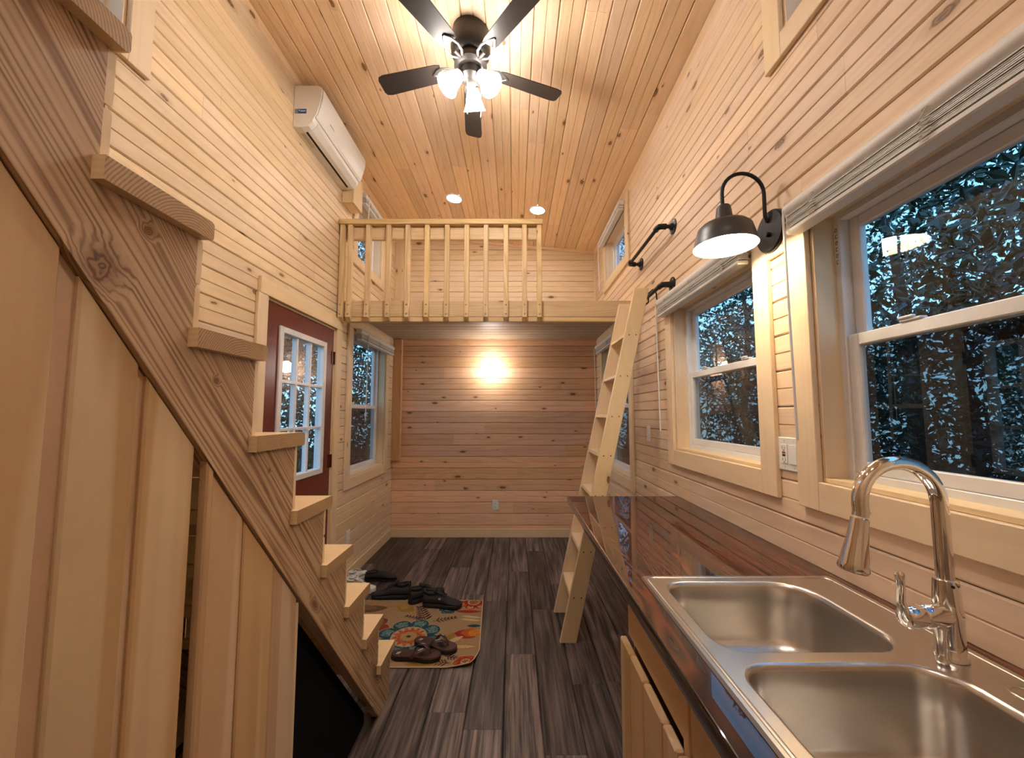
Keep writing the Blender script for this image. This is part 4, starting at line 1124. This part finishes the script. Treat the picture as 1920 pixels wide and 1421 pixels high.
# ------------------------------------------------------------------ rug
def rug():
    X0, Y0, Y1 = -1.35, 2.295, 3.085
    nx, ny = 290, 200
    U, Vv = np.meshgrid(np.linspace(0, 1, nx), np.linspace(0, 1, ny))
    Yg = Y0 + (Y1 - Y0) * Vv
    xe = np.interp(Yg, [2.295, 2.34, 2.46, 3.085], [-0.240, -0.225, -0.204, -0.232])
    Xg = X0 + (xe - X0) * U
    Zg = 0.006 + 0.0012 * np.sin(Xg * 9) * np.sin(Yg * 7)
    corner = np.clip(1 - np.hypot((Xg + 0.235) / 0.16, (Yg - 2.295) / 0.16), 0, 1)
    Zg = Zg + 0.028 * corner ** 1.5
    px, py = Xg, Yg
    col = np.empty((ny, nx, 3)); col[:] = (0.34, 0.22, 0.115)
    nz = rng.random((ny, nx))
    def paint(mask, c, k=1.0):
        mm = (mask * k)[..., None]
        col[:] = col * (1 - mm) + np.array(c) * mm
    def flower(cx, cy, r, n, c1, c2, ring, ringc, mid, ph=0.0):
        dx, dy = px - cx, py - cy
        rr = np.hypot(dx, dy); th = np.arctan2(dy, dx) + ph
        pet = r * (0.74 + 0.26 * np.abs(np.cos(th * n / 2)) ** 0.6)
        paint(rr < pet + 0.006, (0.40, 0.31, 0.18)); paint(rr < pet, c1)
        paint((rr < pet * 0.93) & (rr > pet * 0.62) & (np.abs(np.cos(th * n / 2)) > 0.55) & (nz > 0.45), c2)
        paint(rr < r * ring + 0.006, (0.42, 0.32, 0.19))
        rp = r * ring * (0.86 + 0.14 * np.cos(th * 14))
        paint(rr < rp, ringc); paint((rr < rp) & (nz > 0.7), (0.55, 0.20, 0.06))
        paint(rr < r * ring * 0.5, mid); paint((rr < r * ring * 0.5) & (np.cos(rr * 500) > 0.3), (0.30, 0.17, 0.06)); paint(rr < r * ring * 0.14, (0.06, 0.03, 0.02))
    def leaf(cx, cy, ang, L, w, c):
        dx, dy = px - cx, py - cy
        a = dx * math.cos(ang) + dy * math.sin(ang); b = -dx * math.sin(ang) + dy * math.cos(ang)
        t = a / L
        paint((t > 0) & (t < 1) & (np.abs(b) < w * np.sin(np.clip(t, 0, 1) * PI) ** 0.8), c)
    def stem(p, q, w, c):
        d = np.array(q) - np.array(p); L = np.hypot(*d); d = d / L
        a = (px - p[0]) * d[0] + (py - p[1]) * d[1]; b = -(px - p[0]) * d[1] + (py - p[1]) * d[0]
        paint((a > 0) & (a < L) & (np.abs(b) < w), c)
    PLUM, GOLD, RED, TEAL, ORG, BRN = (0.05, 0.012, 0.02), (0.30, 0.17, 0.03), (0.32, 0.03, 0.02), (0.022, 0.062, 0.075), (0.45, 0.10, 0.02), (0.14, 0.07, 0.035)
    def fern(p, ang, L, n, w, c=PLUM):
        q = (p[0] + L * math.cos(ang), p[1] + L * math.sin(ang)); stem(p, q, 0.003, c)
        for i in range(n):
            t = 0.15 + 0.85 * i / n; s = 1 - 0.5 * t
            bx_, by_ = p[0] + L * t * math.cos(ang), p[1] + L * t * math.sin(ang)
            for k in (1, -1): leaf(bx_, by_, ang + k * 0.9, w * s, w * 0.11, c)
    flower(-0.30, 3.055, 0.115, 7, RED, (0.6, 0.35, 0.12), 0.35, (0.24, 0.03, 0.02), GOLD)
    leaf(-0.23, 2.915, PI, 0.19, 0.022, RED)
    flower(-0.47, 2.945, 0.07, 6, TEAL, (0.1, 0.16, 0.15), 0.3, TEAL, BRN)
    fern((-0.59, 2.76), R(112), 0.26, 7, 0.075); fern((-0.60, 2.80), R(160), 0.17, 6, 0.04); fern((-0.55, 2.78), R(20), 0.17, 6, 0.045)
    leaf(-0.85, 3.0, R(-30), 0.16, 0.05, GOLD); leaf(-0.80, 2.94, R(80), 0.11, 0.04, (0.36, 0.22, 0.05)); stem((-1.1, 2.98), (-0.83, 2.99), 0.005, GOLD)
    leaf(-1.15, 2.93, R(10), 0.24, 0.05, BRN); leaf(-1.2, 2.99, R(-8), 0.22, 0.04, (0.20, 0.12, 0.07))
    flower(-0.98, 2.70, 0.16, 8, (0.20, 0.06, 0.03), RED, 0.5, ORG, GOLD)
    flower(-0.665, 2.60, 0.205, 8, TEAL, (0.16, 0.26, 0.25), 0.52, (0.38, 0.055, 0.02), (0.42, 0.27, 0.12), 0.25)
    flower(-1.2, 2.45, 0.15, 8, TEAL, (0.16, 0.26, 0.25), 0.5, ORG, GOLD)
    # tulip-like red flower at the right edge
    leaf(-0.215, 2.62, PI - 0.1, 0.17, 0.055, RED); leaf(-0.215, 2.645, PI, 0.13, 0.05, ORG)
    paint((np.hypot((px + 0.245) / 0.05, (py - 2.64) / 0.042) < 1) & (np.sin(px * 700) > 0), (0.62, 0.32, 0.04))
    leaf(-0.215, 2.725, PI, 0.10, 0.018, TEAL)
    stem((-0.43, 2.47), (-0.33, 2.575), 0.005, GOLD); leaf(-0.42, 2.52, R(75), 0.13, 0.028, GOLD); leaf(-0.42, 2.52, R(40), 0.13, 0.02, (0.52, 0.40, 0.2))
    for yy_ in (2.79, 2.83):
        leaf(-0.22, yy_, PI - 0.15, 0.16, 0.020, (0.36, 0.24, 0.10)); leaf(-0.22, yy_, PI - 0.15, 0.15, 0.012, (0.55, 0.42, 0.25))
    leaf(-0.22, 2.49, PI, 0.20, 0.026, GOLD); leaf(-0.225, 2.49, PI, 0.185, 0.017, (0.50, 0.36, 0.17))
    fern((-0.36, 2.33), R(170), 0.14, 6, 0.045); fern((-0.40, 2.40), R(-20), 0.11, 5, 0.04)
    flower(-0.275, 2.325, 0.07, 6, RED, ORG, 0.3, (0.2, 0.02, 0.02), GOLD)
    leaf(-0.62, 2.32, R(5), 0.2, 0.02, GOLD)
    col *= (0.72 + 0.26 * nz)[..., None]
    edge = (U < 0.006) | (U > 0.994) | (Vv < 0.009) | (Vv > 0.991)
    col[edge] = (0.50, 0.37, 0.23)
    P = np.stack([Xg, Yg, Zg], -1).reshape(-1, 3)
    idx = np.arange(nx * ny).reshape(ny, nx)
    F = np.stack([idx[:-1, :-1], idx[:-1, 1:], idx[1:, 1:], idx[1:, :-1]], -1).reshape(-1, 4)
    # underside ring for thickness
    b = np.concatenate([idx[0, :], idx[1:, -1], idx[-1, -2::-1], idx[-2:0:-1, 0]])
    Pb = P[b].copy(); Pb[:, 2] -= 0.005
    nb = len(b); off = len(P)
    Fb = np.stack([b, off + np.arange(nb), off + (np.arange(nb) + 1) % nb, np.roll(b, -1)], -1)
    P2 = np.concatenate([P, Pb]); F2 = np.concatenate([F, Fb])
    c = np.array([-0.79, 2.69, 0.0]); P2 = P2 - c
    me = bpy.data.meshes.new('door_rug')
    me.from_pydata(P2.tolist(), [], F2.tolist())
    ca = me.color_attributes.new('pattern', 'FLOAT_COLOR', 'POINT')
    cc = np.ones((len(P2), 4)); cc[:off, :3] = col.reshape(-1, 3); cc[off:, :3] = (0.03, 0.02, 0.015)
    ca.data.foreach_set('color', cc.ravel())
    T = NT('rug_print')
    at = T.n('ShaderNodeAttribute', attribute_name='pattern')
    tc = T.n('ShaderNodeTexCoord')
    wv = T.noise(tc.outputs['Object'], 420, 1.0)
    mat = T.bsdf(at.outputs['Color'], 0.95, spec=0.1, bump=wv, bump_s=0.35, bump_d=0.002)
    o = link('door_rug', me, mat, c, None, True)
    tag(o, 'tan floral rug with teal and red flowers on the dark floor', 'rug')
rug()

# ------------------------------------------------------------------ shoes
def interp(xs, ys, t): return float(np.interp(t, xs, ys))
def sole_outline(L, w, n=22):
    pts = []
    xs = [0, 0.04, 0.15, 0.35, 0.5, 0.72, 0.88, 0.96, 1.0]
    hw = [0.30, 0.58, 0.78, 0.72, 0.74, 1.0, 0.86, 0.58, 0.22]
    ts = [i / n for i in range(n + 1)]
    a = [(L * t, w / 2 * interp(xs, hw, t) * 1.02) for t in ts]
    b = [(L * t, -w / 2 * interp(xs, hw, t) * 0.94) for t in reversed(ts)]
    return a + b
def sneaker(label, cat, group, up_mat, sole_mat, lace_mat, L=0.29, w=0.105, logo=None):
    root = thing('sneaker', label, cat, (0, 0, 0), group)
    m = MB(); o = sole_outline(L, w)
    toe = lambda x: 0.010 * max(0, (x / L - 0.8) / 0.2) ** 2
    m.loft([[(x, y * 0.94, 0.001 + toe(x)) for x, y in o], [(x, y, 0.012 + toe(x)) for x, y in o], [(x, y, 0.026 + toe(x)) for x, y in o], [(x, y * 0.93, 0.030 + toe(x)) for x, y in o]])
    m.build('sole', sole_mat, root, True)
    # upper: ring of (x, half width, top height)
    S = [(0.015, 0.55, 0.078), (0.03, 0.66, 0.094), (0.07, 0.74, 0.096), (0.12, 0.72, 0.094), (0.30, 0.68, 0.092), (0.42, 0.70, 0.098), (0.52, 0.76, 0.088), (0.64, 0.86, 0.070), (0.76, 0.90, 0.056), (0.87, 0.78, 0.047), (0.95, 0.52, 0.040), (0.985, 0.28, 0.032)]
    rings = []; n = 18
    for t, hw, zt in S:
        r = []
        for j in range(n):
            a = 2 * PI * j / n
            y = w / 2 * hw * math.copysign(abs(math.cos(a)) ** 0.75, math.cos(a))
            taper = 1.0 - 0.38 * max(0, math.sin(a)) ** 1.5
            zz = 0.022 + toe(L * t) * 0.6 + (zt - 0.022) * (0.5 + 0.5 * math.copysign(abs(math.sin(a)) ** 0.9, math.sin(a)))
            r.append((L * t, y * taper, zz))
        rings.append(r)
    m = MB(); m.loft(rings)
    up = m.build('upper', up_mat, root, True)
    # padded collar round a dark opening
    ring = [(L * (0.19 + 0.155 * math.cos(a)), w * 0.235 * math.sin(a), 0.099 + 0.010 * math.cos(a + PI) * (1 if math.cos(a) < 0 else 0.2)) for a in [2 * PI * i / 20 for i in range(21)]]
    MB().tube(ring, 0.0085, 8, cap=False).build('collar', up_mat, root, True)
    m = MB(); m.lathe([(0, 0), (w * 0.22, 0)], (0, 0, 0)); 
    for v in m.bm.verts: v.co = Vector((L * 0.19 + v.co.x * 1.9, v.co.y, 0.0975))
    m.build('lining', HOLE, root)
    m = MB(); m.loft([[(L * t, y, z) for y, z in ((-hw_, zt), (hw_, zt), (hw_, zt + 0.006), (-hw_, zt + 0.006))] for t, hw_, zt in ((0.30, 0.024, 0.112), (0.36, 0.025, 0.106), (0.45, 0.022, 0.094), (0.56, 0.018, 0.078))])
    m.build('tongue', up_mat, root, True)
    for i in range(5):
        t = 0.38 + 0.05 * i; z = interp([0.3, 0.42, 0.52, 0.64], [0.094, 0.1, 0.09, 0.073], t) + 0.004
        MB().tube([(L * t, -0.027, z - 0.010), (L * t + 0.004, -0.012, z + 0.002), (L * t, 0.012, z + 0.003), (L * t + 0.003, 0.027, z - 0.010)], 0.0027, 6).build('lace', lace_mat, root, True)
    bow = [(L * 0.37, 0, 0.106), (L * 0.35, 0.018, 0.122), (L * 0.32, 0.026, 0.112), (L * 0.37, 0.002, 0.108), (L * 0.35, -0.018, 0.122), (L * 0.32, -0.026, 0.110)]
    MB().tube(bow, 0.0026, 6).build('lace_bow', lace_mat, root, True)
    MB().tube([(0.004, 0, 0.075), (-0.004, 0, 0.10), (0.0, 0, 0.118), (0.012, 0, 0.11)], 0.006, 8, flat=0.4).build('heel_tab', up_mat, root, True)
    if logo:
        m = MB(); m.box(L * 0.44, L * 0.50, -w * 0.40, -w * 0.385, 0.066, 0.078); m.build('logo', logo, root)
    return root
def place(o, x, y, rz, z=0.0, rx=0.0, ry=0.0):
    o.location = (x, y, z); o.rotation_euler = (rx, ry, R(rz))
BLK = plain('black_mesh_fabric', (0.010, 0.010, 0.011), 0.75, noise=0.4, nscale=300)
BSOLE = plain('black_rubber', (0.008, 0.008, 0.008), 0.6)
BLACE = plain('black_lace', (0.013, 0.013, 0.014), 0.8)
G = 'shoes by the door'
ZR_ = 0.0072
s1 = sneaker('black sneaker on the rug, toe toward the room, nearest the stairs door corner of the rug', 'shoe', G, BLK, BSOLE, BLACE, logo=plain('grey_logo', (0.55, 0.55, 0.55), 0.4))
s1['label'] = 'black sneaker on the far rug edge with its toe pointing right'
place(s1, -0.665, 3.00, -8, ZR_)
s2 = copy_tree(s1); s2['label'] = 'black sneaker standing heel first between the two other black sneakers'
place(s2, -0.775, 3.02, 40, ZR_)
s3 = copy_tree(s1); s3['label'] = 'black sneaker on the far rug edge with its toe pointing left'
place(s3, -0.80, 3.145, 183, 0.001)
WS = sneaker('white sneaker against the left wall behind the stairs', 'shoe', G, plain('white_canvas', (0.72, 0.70, 0.68), 0.7, noise=0.05), plain('white_rubber', (0.70, 0.68, 0.66), 0.5), plain('tan_lace', (0.45, 0.36, 0.26), 0.8), L=0.24, w=0.095)
place(WS, -1.350, 3.33, 78, 0.001)
WS2 = copy_tree(WS); WS2['label'] = 'white sneaker beside the rug, mostly hidden behind a stair tread'
place(WS2, -1.335, 3.225, 3, 0.001)
def slip_on():
    root = thing('slip_on_shoe', 'plain black slip-on shoe behind the white sneaker', 'shoe', (0, 0, 0), G)
    L, w = 0.27, 0.10
    o = sole_outline(L, w); m = MB()
    m.loft([[(x, y * 0.95, 0.001) for x, y in o], [(x, y, 0.018) for x, y in o]]); m.build('sole', BSOLE, root, True)
    S = [(0.02, 0.5, 0.058), (0.06, 0.66, 0.066), (0.25, 0.68, 0.064), (0.42, 0.70, 0.074), (0.58, 0.8, 0.070), (0.76, 0.9, 0.056), (0.9, 0.7, 0.044), (0.98, 0.3, 0.03)]
    rings = [[(L * t, w / 2 * hw * math.cos(2 * PI * j / 16), 0.016 + (zt - 0.016) * (0.5 + 0.5 * math.sin(2 * PI * j / 16))) for j in range(16)] for t, hw, zt in S]
    MB().loft(rings).build('upper', BLK, root, True)
    ring = [(L * (0.22 + 0.19 * math.cos(a)), w * 0.24 * math.sin(a), 0.068 + 0.006 * math.cos(a)) for a in [2 * PI * i / 20 for i in range(21)]]
    MB().tube(ring, 0.005, 8, cap=False).build('collar', BLK, root, True)
    return root
place(slip_on(), -1.265, 3.46, 0, 0.001)
def flip_flop(label):
    root = thing('flip_flop', label, 'flip-flop', (0, 0, 0), G)
    L, w = 0.285, 0.112
    LEA = plain('brown_leather', (0.045, 0.018, 0.012), 0.38)
    o = sole_outline(L, w); m = MB()
    m.loft([[(x, y * 0.97, 0.001) for x, y in o], [(x, y, 0.012) for x, y in o], [(x, y, 0.022) for x, y in o]])
    m.build('sole', plain('dark_brown_rubber', (0.018, 0.011, 0.009), 0.5), root, True)
    m = MB(); cxm = L * 0.5
    m.loft([[(cxm + (x - cxm) * 0.96, y * 0.93, 0.0222) for x, y in o], [(cxm + (x - cxm) * 0.95, y * 0.91, 0.0255) for x, y in o]])
    m.build('footbed', LEA, root, True)
    t = (L * 0.80, 0.006)
    for s in (-1, 1):
        p = [(t[0], t[1], 0.026), (t[0] - 0.012, t[1] + s * 0.004, 0.046), (L * 0.64, s * 0.025, 0.062), (L * 0.52, s * 0.043, 0.052), (L * 0.44, s * 0.047, 0.026)]
        st = MB().tube(p, [0.006, 0.009, 0.013, 0.015, 0.014], 10, flat=0.3).build('strap', LEA, root, True)
        q = [(L * 0.66, s * 0.022, 0.0665), (L * 0.57, s * 0.036, 0.0615)]
        MB().tube(q, 0.0025, 6, flat=0.5).build('strap_mark', plain('silver_mark', (0.6, 0.6, 0.6), 0.3), st)
    m = MB()
    for k in range(2):
        m.prism([(L * 0.10 + k * 0.010, -0.012), (L * 0.10 + k * 0.010 + 0.005, -0.012), (L * 0.10 + k * 0.010 + 0.012, 0.010), (L * 0.10 + k * 0.010 + 0.007, 0.010)], 'z', 0.0255, 0.0262)
    m.build('footbed_mark', plain('silver_mark', (0.6, 0.6, 0.6), 0.3), root)
    return root
f1 = flip_flop('brown leather flip-flop nearest the front edge of the rug'); place(f1, -0.705, 2.385, -3, ZR_)
f2 = copy_tree(f1); f2['label'] = 'brown leather flip-flop lying partly behind the front one, beside the teal flower'
place(f2, -0.605, 2.535, -22, ZR_)

# ------------------------------------------------------------------ outdoors: ground and trees seen through the windows
ZG = -0.65
tag(MB().box(-16, 16, -9, 24, ZG - 0.1, ZG).build('ground', plain('leaf_litter', (0.035, 0.030, 0.02), 0.95, noise=0.5, nscale=3.0)), kind='structure')
def leaf_mat(i):
    T = NT('dusk_leaf')
    at = T.n('ShaderNodeAttribute', attribute_name='tint')
    return T.bsdf(at.outputs['Color'], 0.38, spec=0.5)
LM = leaf_mat(0)
BARK = plain('bark', (0.045, 0.034, 0.026), 0.9, noise=0.4, nscale=14)
def tree(label, x, y, h, rad, n, size, low=0.0, seed=0):
    g = np.random.default_rng(seed)
    root = thing('leafy_tree', label, 'tree', (x, y, ZG), 'trees outside the windows')
    m = MB(); rnd = random.Random(seed)
    tips = []
    pts = [(x, y, ZG)]; cx, cy = x, y
    for i in range(1, 7):
        cx += rnd.uniform(-0.1, 0.1); cy += rnd.uniform(-0.1, 0.1); pts.append((cx, cy, ZG + h * 0.9 * i / 6))
    m.tube(pts, [0.09 * (1 - 0.13 * i) for i in range(7)], 8)
    m.build('trunk', BARK, root, True)
    m = MB()
    for k in range(16):
        b = Vector(pts[rnd.randint(1, 5)]); a = rnd.uniform(0, 2 * PI); L = rad * rnd.uniform(0.6, 1.05)
        d = Vector((math.cos(a), math.sin(a), rnd.uniform(0.0, 0.8)))
        p = [b, b + d * L * 0.35 + Vector((0, 0, 0.05)), b + d * L * 0.7 + Vector((rnd.uniform(-.1, .1), rnd.uniform(-.1, .1), 0.1)), b + d * L]
        m.tube(p, [0.028, 0.02, 0.012, 0.005], 5); tips += p[1:]
    m.build('branches', BARK, root, True)
    tp = np.array([tuple(t) for t in tips])
    c = tp[g.integers(0, len(tp), n)] + g.normal(0, 0.24 * rad / 1.2, (n, 3))
    extra = g.random(n) < 0.55
    th = g.random(n) * 2 * PI; rr = rad * np.sqrt(g.random(n)); zz = ZG + low + (h - low) * g.random(n)
    prof = np.sin(np.clip((zz - ZG) / h, 0.02, 1) * PI * 0.85 + 0.35) ** 0.5
    c[extra] = np.stack([x + rr * prof * np.cos(th), y + rr * prof * np.sin(th), zz], -1)[extra]
    c[:, 2] = np.maximum(c[:, 2], ZG + 0.03)
    u = g.normal(size=(n, 3)); u /= np.linalg.norm(u, axis=1)[:, None]
    nn = g.normal(size=(n, 3)); v = np.cross(u, nn); v /= np.linalg.norm(v, axis=1)[:, None]
    s = size * (0.6 + 0.8 * g.random(n))[:, None]
    w_ = np.cross(u, v)
    P = np.stack([c - u * s, c + v * s * 0.42 + w_ * s * 0.12, c + u * s, c - v * s * 0.42 + w_ * s * 0.12], 1).reshape(-1, 3)
    me = bpy.data.meshes.new('foliage')
    me.from_pydata((P - np.array([x, y, ZG])).tolist(), [], np.arange(4 * n).reshape(-1, 4).tolist())
    ca = me.color_attributes.new('tint', 'FLOAT_COLOR', 'POINT')
    base = np.array([0.018, 0.056, 0.030]); oth = np.array([0.050, 0.062, 0.018])
    k = g.random(n)[:, None] ** 2
    cc = (base * (1 - k) + oth * k) * (0.5 + g.random(n)[:, None])
    cc = np.repeat(np.concatenate([cc, np.ones((n, 1))], 1), 4, 0)
    ca.data.foreach_set('color', cc.ravel())
    o = link('foliage', me, LM, (x, y, ZG), root)
    o['kind'] = 'stuff'
TREES = [
    ('glossy leaved bush close outside the sink window', 2.9, 1.75, 4.0, 0.95, 9000, 0.036),
    ('leafy tree outside between the sink window and the lamp window', 3.3, 3.3, 4.6, 1.15, 10000, 0.038),
    ('tall leafy tree filling the right edge of the sink window', 3.2, 0.4, 4.6, 1.1, 9000, 0.038),
    ('leafy tree outside the window under the barn lamp', 3.4, 5.3, 5.0, 1.2, 10000, 0.040),
    ('dark tree standing deeper in the wood beyond the sink window', 5.3, 2.0, 5.6, 1.4, 9000, 0.048),
    ('dark tree standing deeper in the wood beyond the lamp window', 5.6, 4.9, 5.8, 1.5, 9000, 0.048),
    ('dark tree far beyond the window under the barn lamp', 4.8, 8.0, 6.8, 1.5, 11000, 0.048),
    ('bushy tree outside the window behind the ladder', 3.2, 11.0, 7.2, 1.6, 11000, 0.05),
    ('tree outside the red door glass, nearest the house', -3.3, 5.3, 4.8, 1.25, 13000, 0.042),
    ('tree outside between the red door and the left window', -3.6, 7.5, 6.4, 1.35, 13000, 0.046),
    ('tree outside the tall left window', -3.0, 9.9, 6.8, 1.4, 12000, 0.05),
    ('dark tree standing deeper in the wood beyond the red door', -6.2, 8.0, 5.8, 1.8, 12000, 0.06),
]
for i, (lab, x, y, h, rad, n, s) in enumerate(TREES): tree(lab, x, y, h, rad, n, s, 0.0, 100 + i)
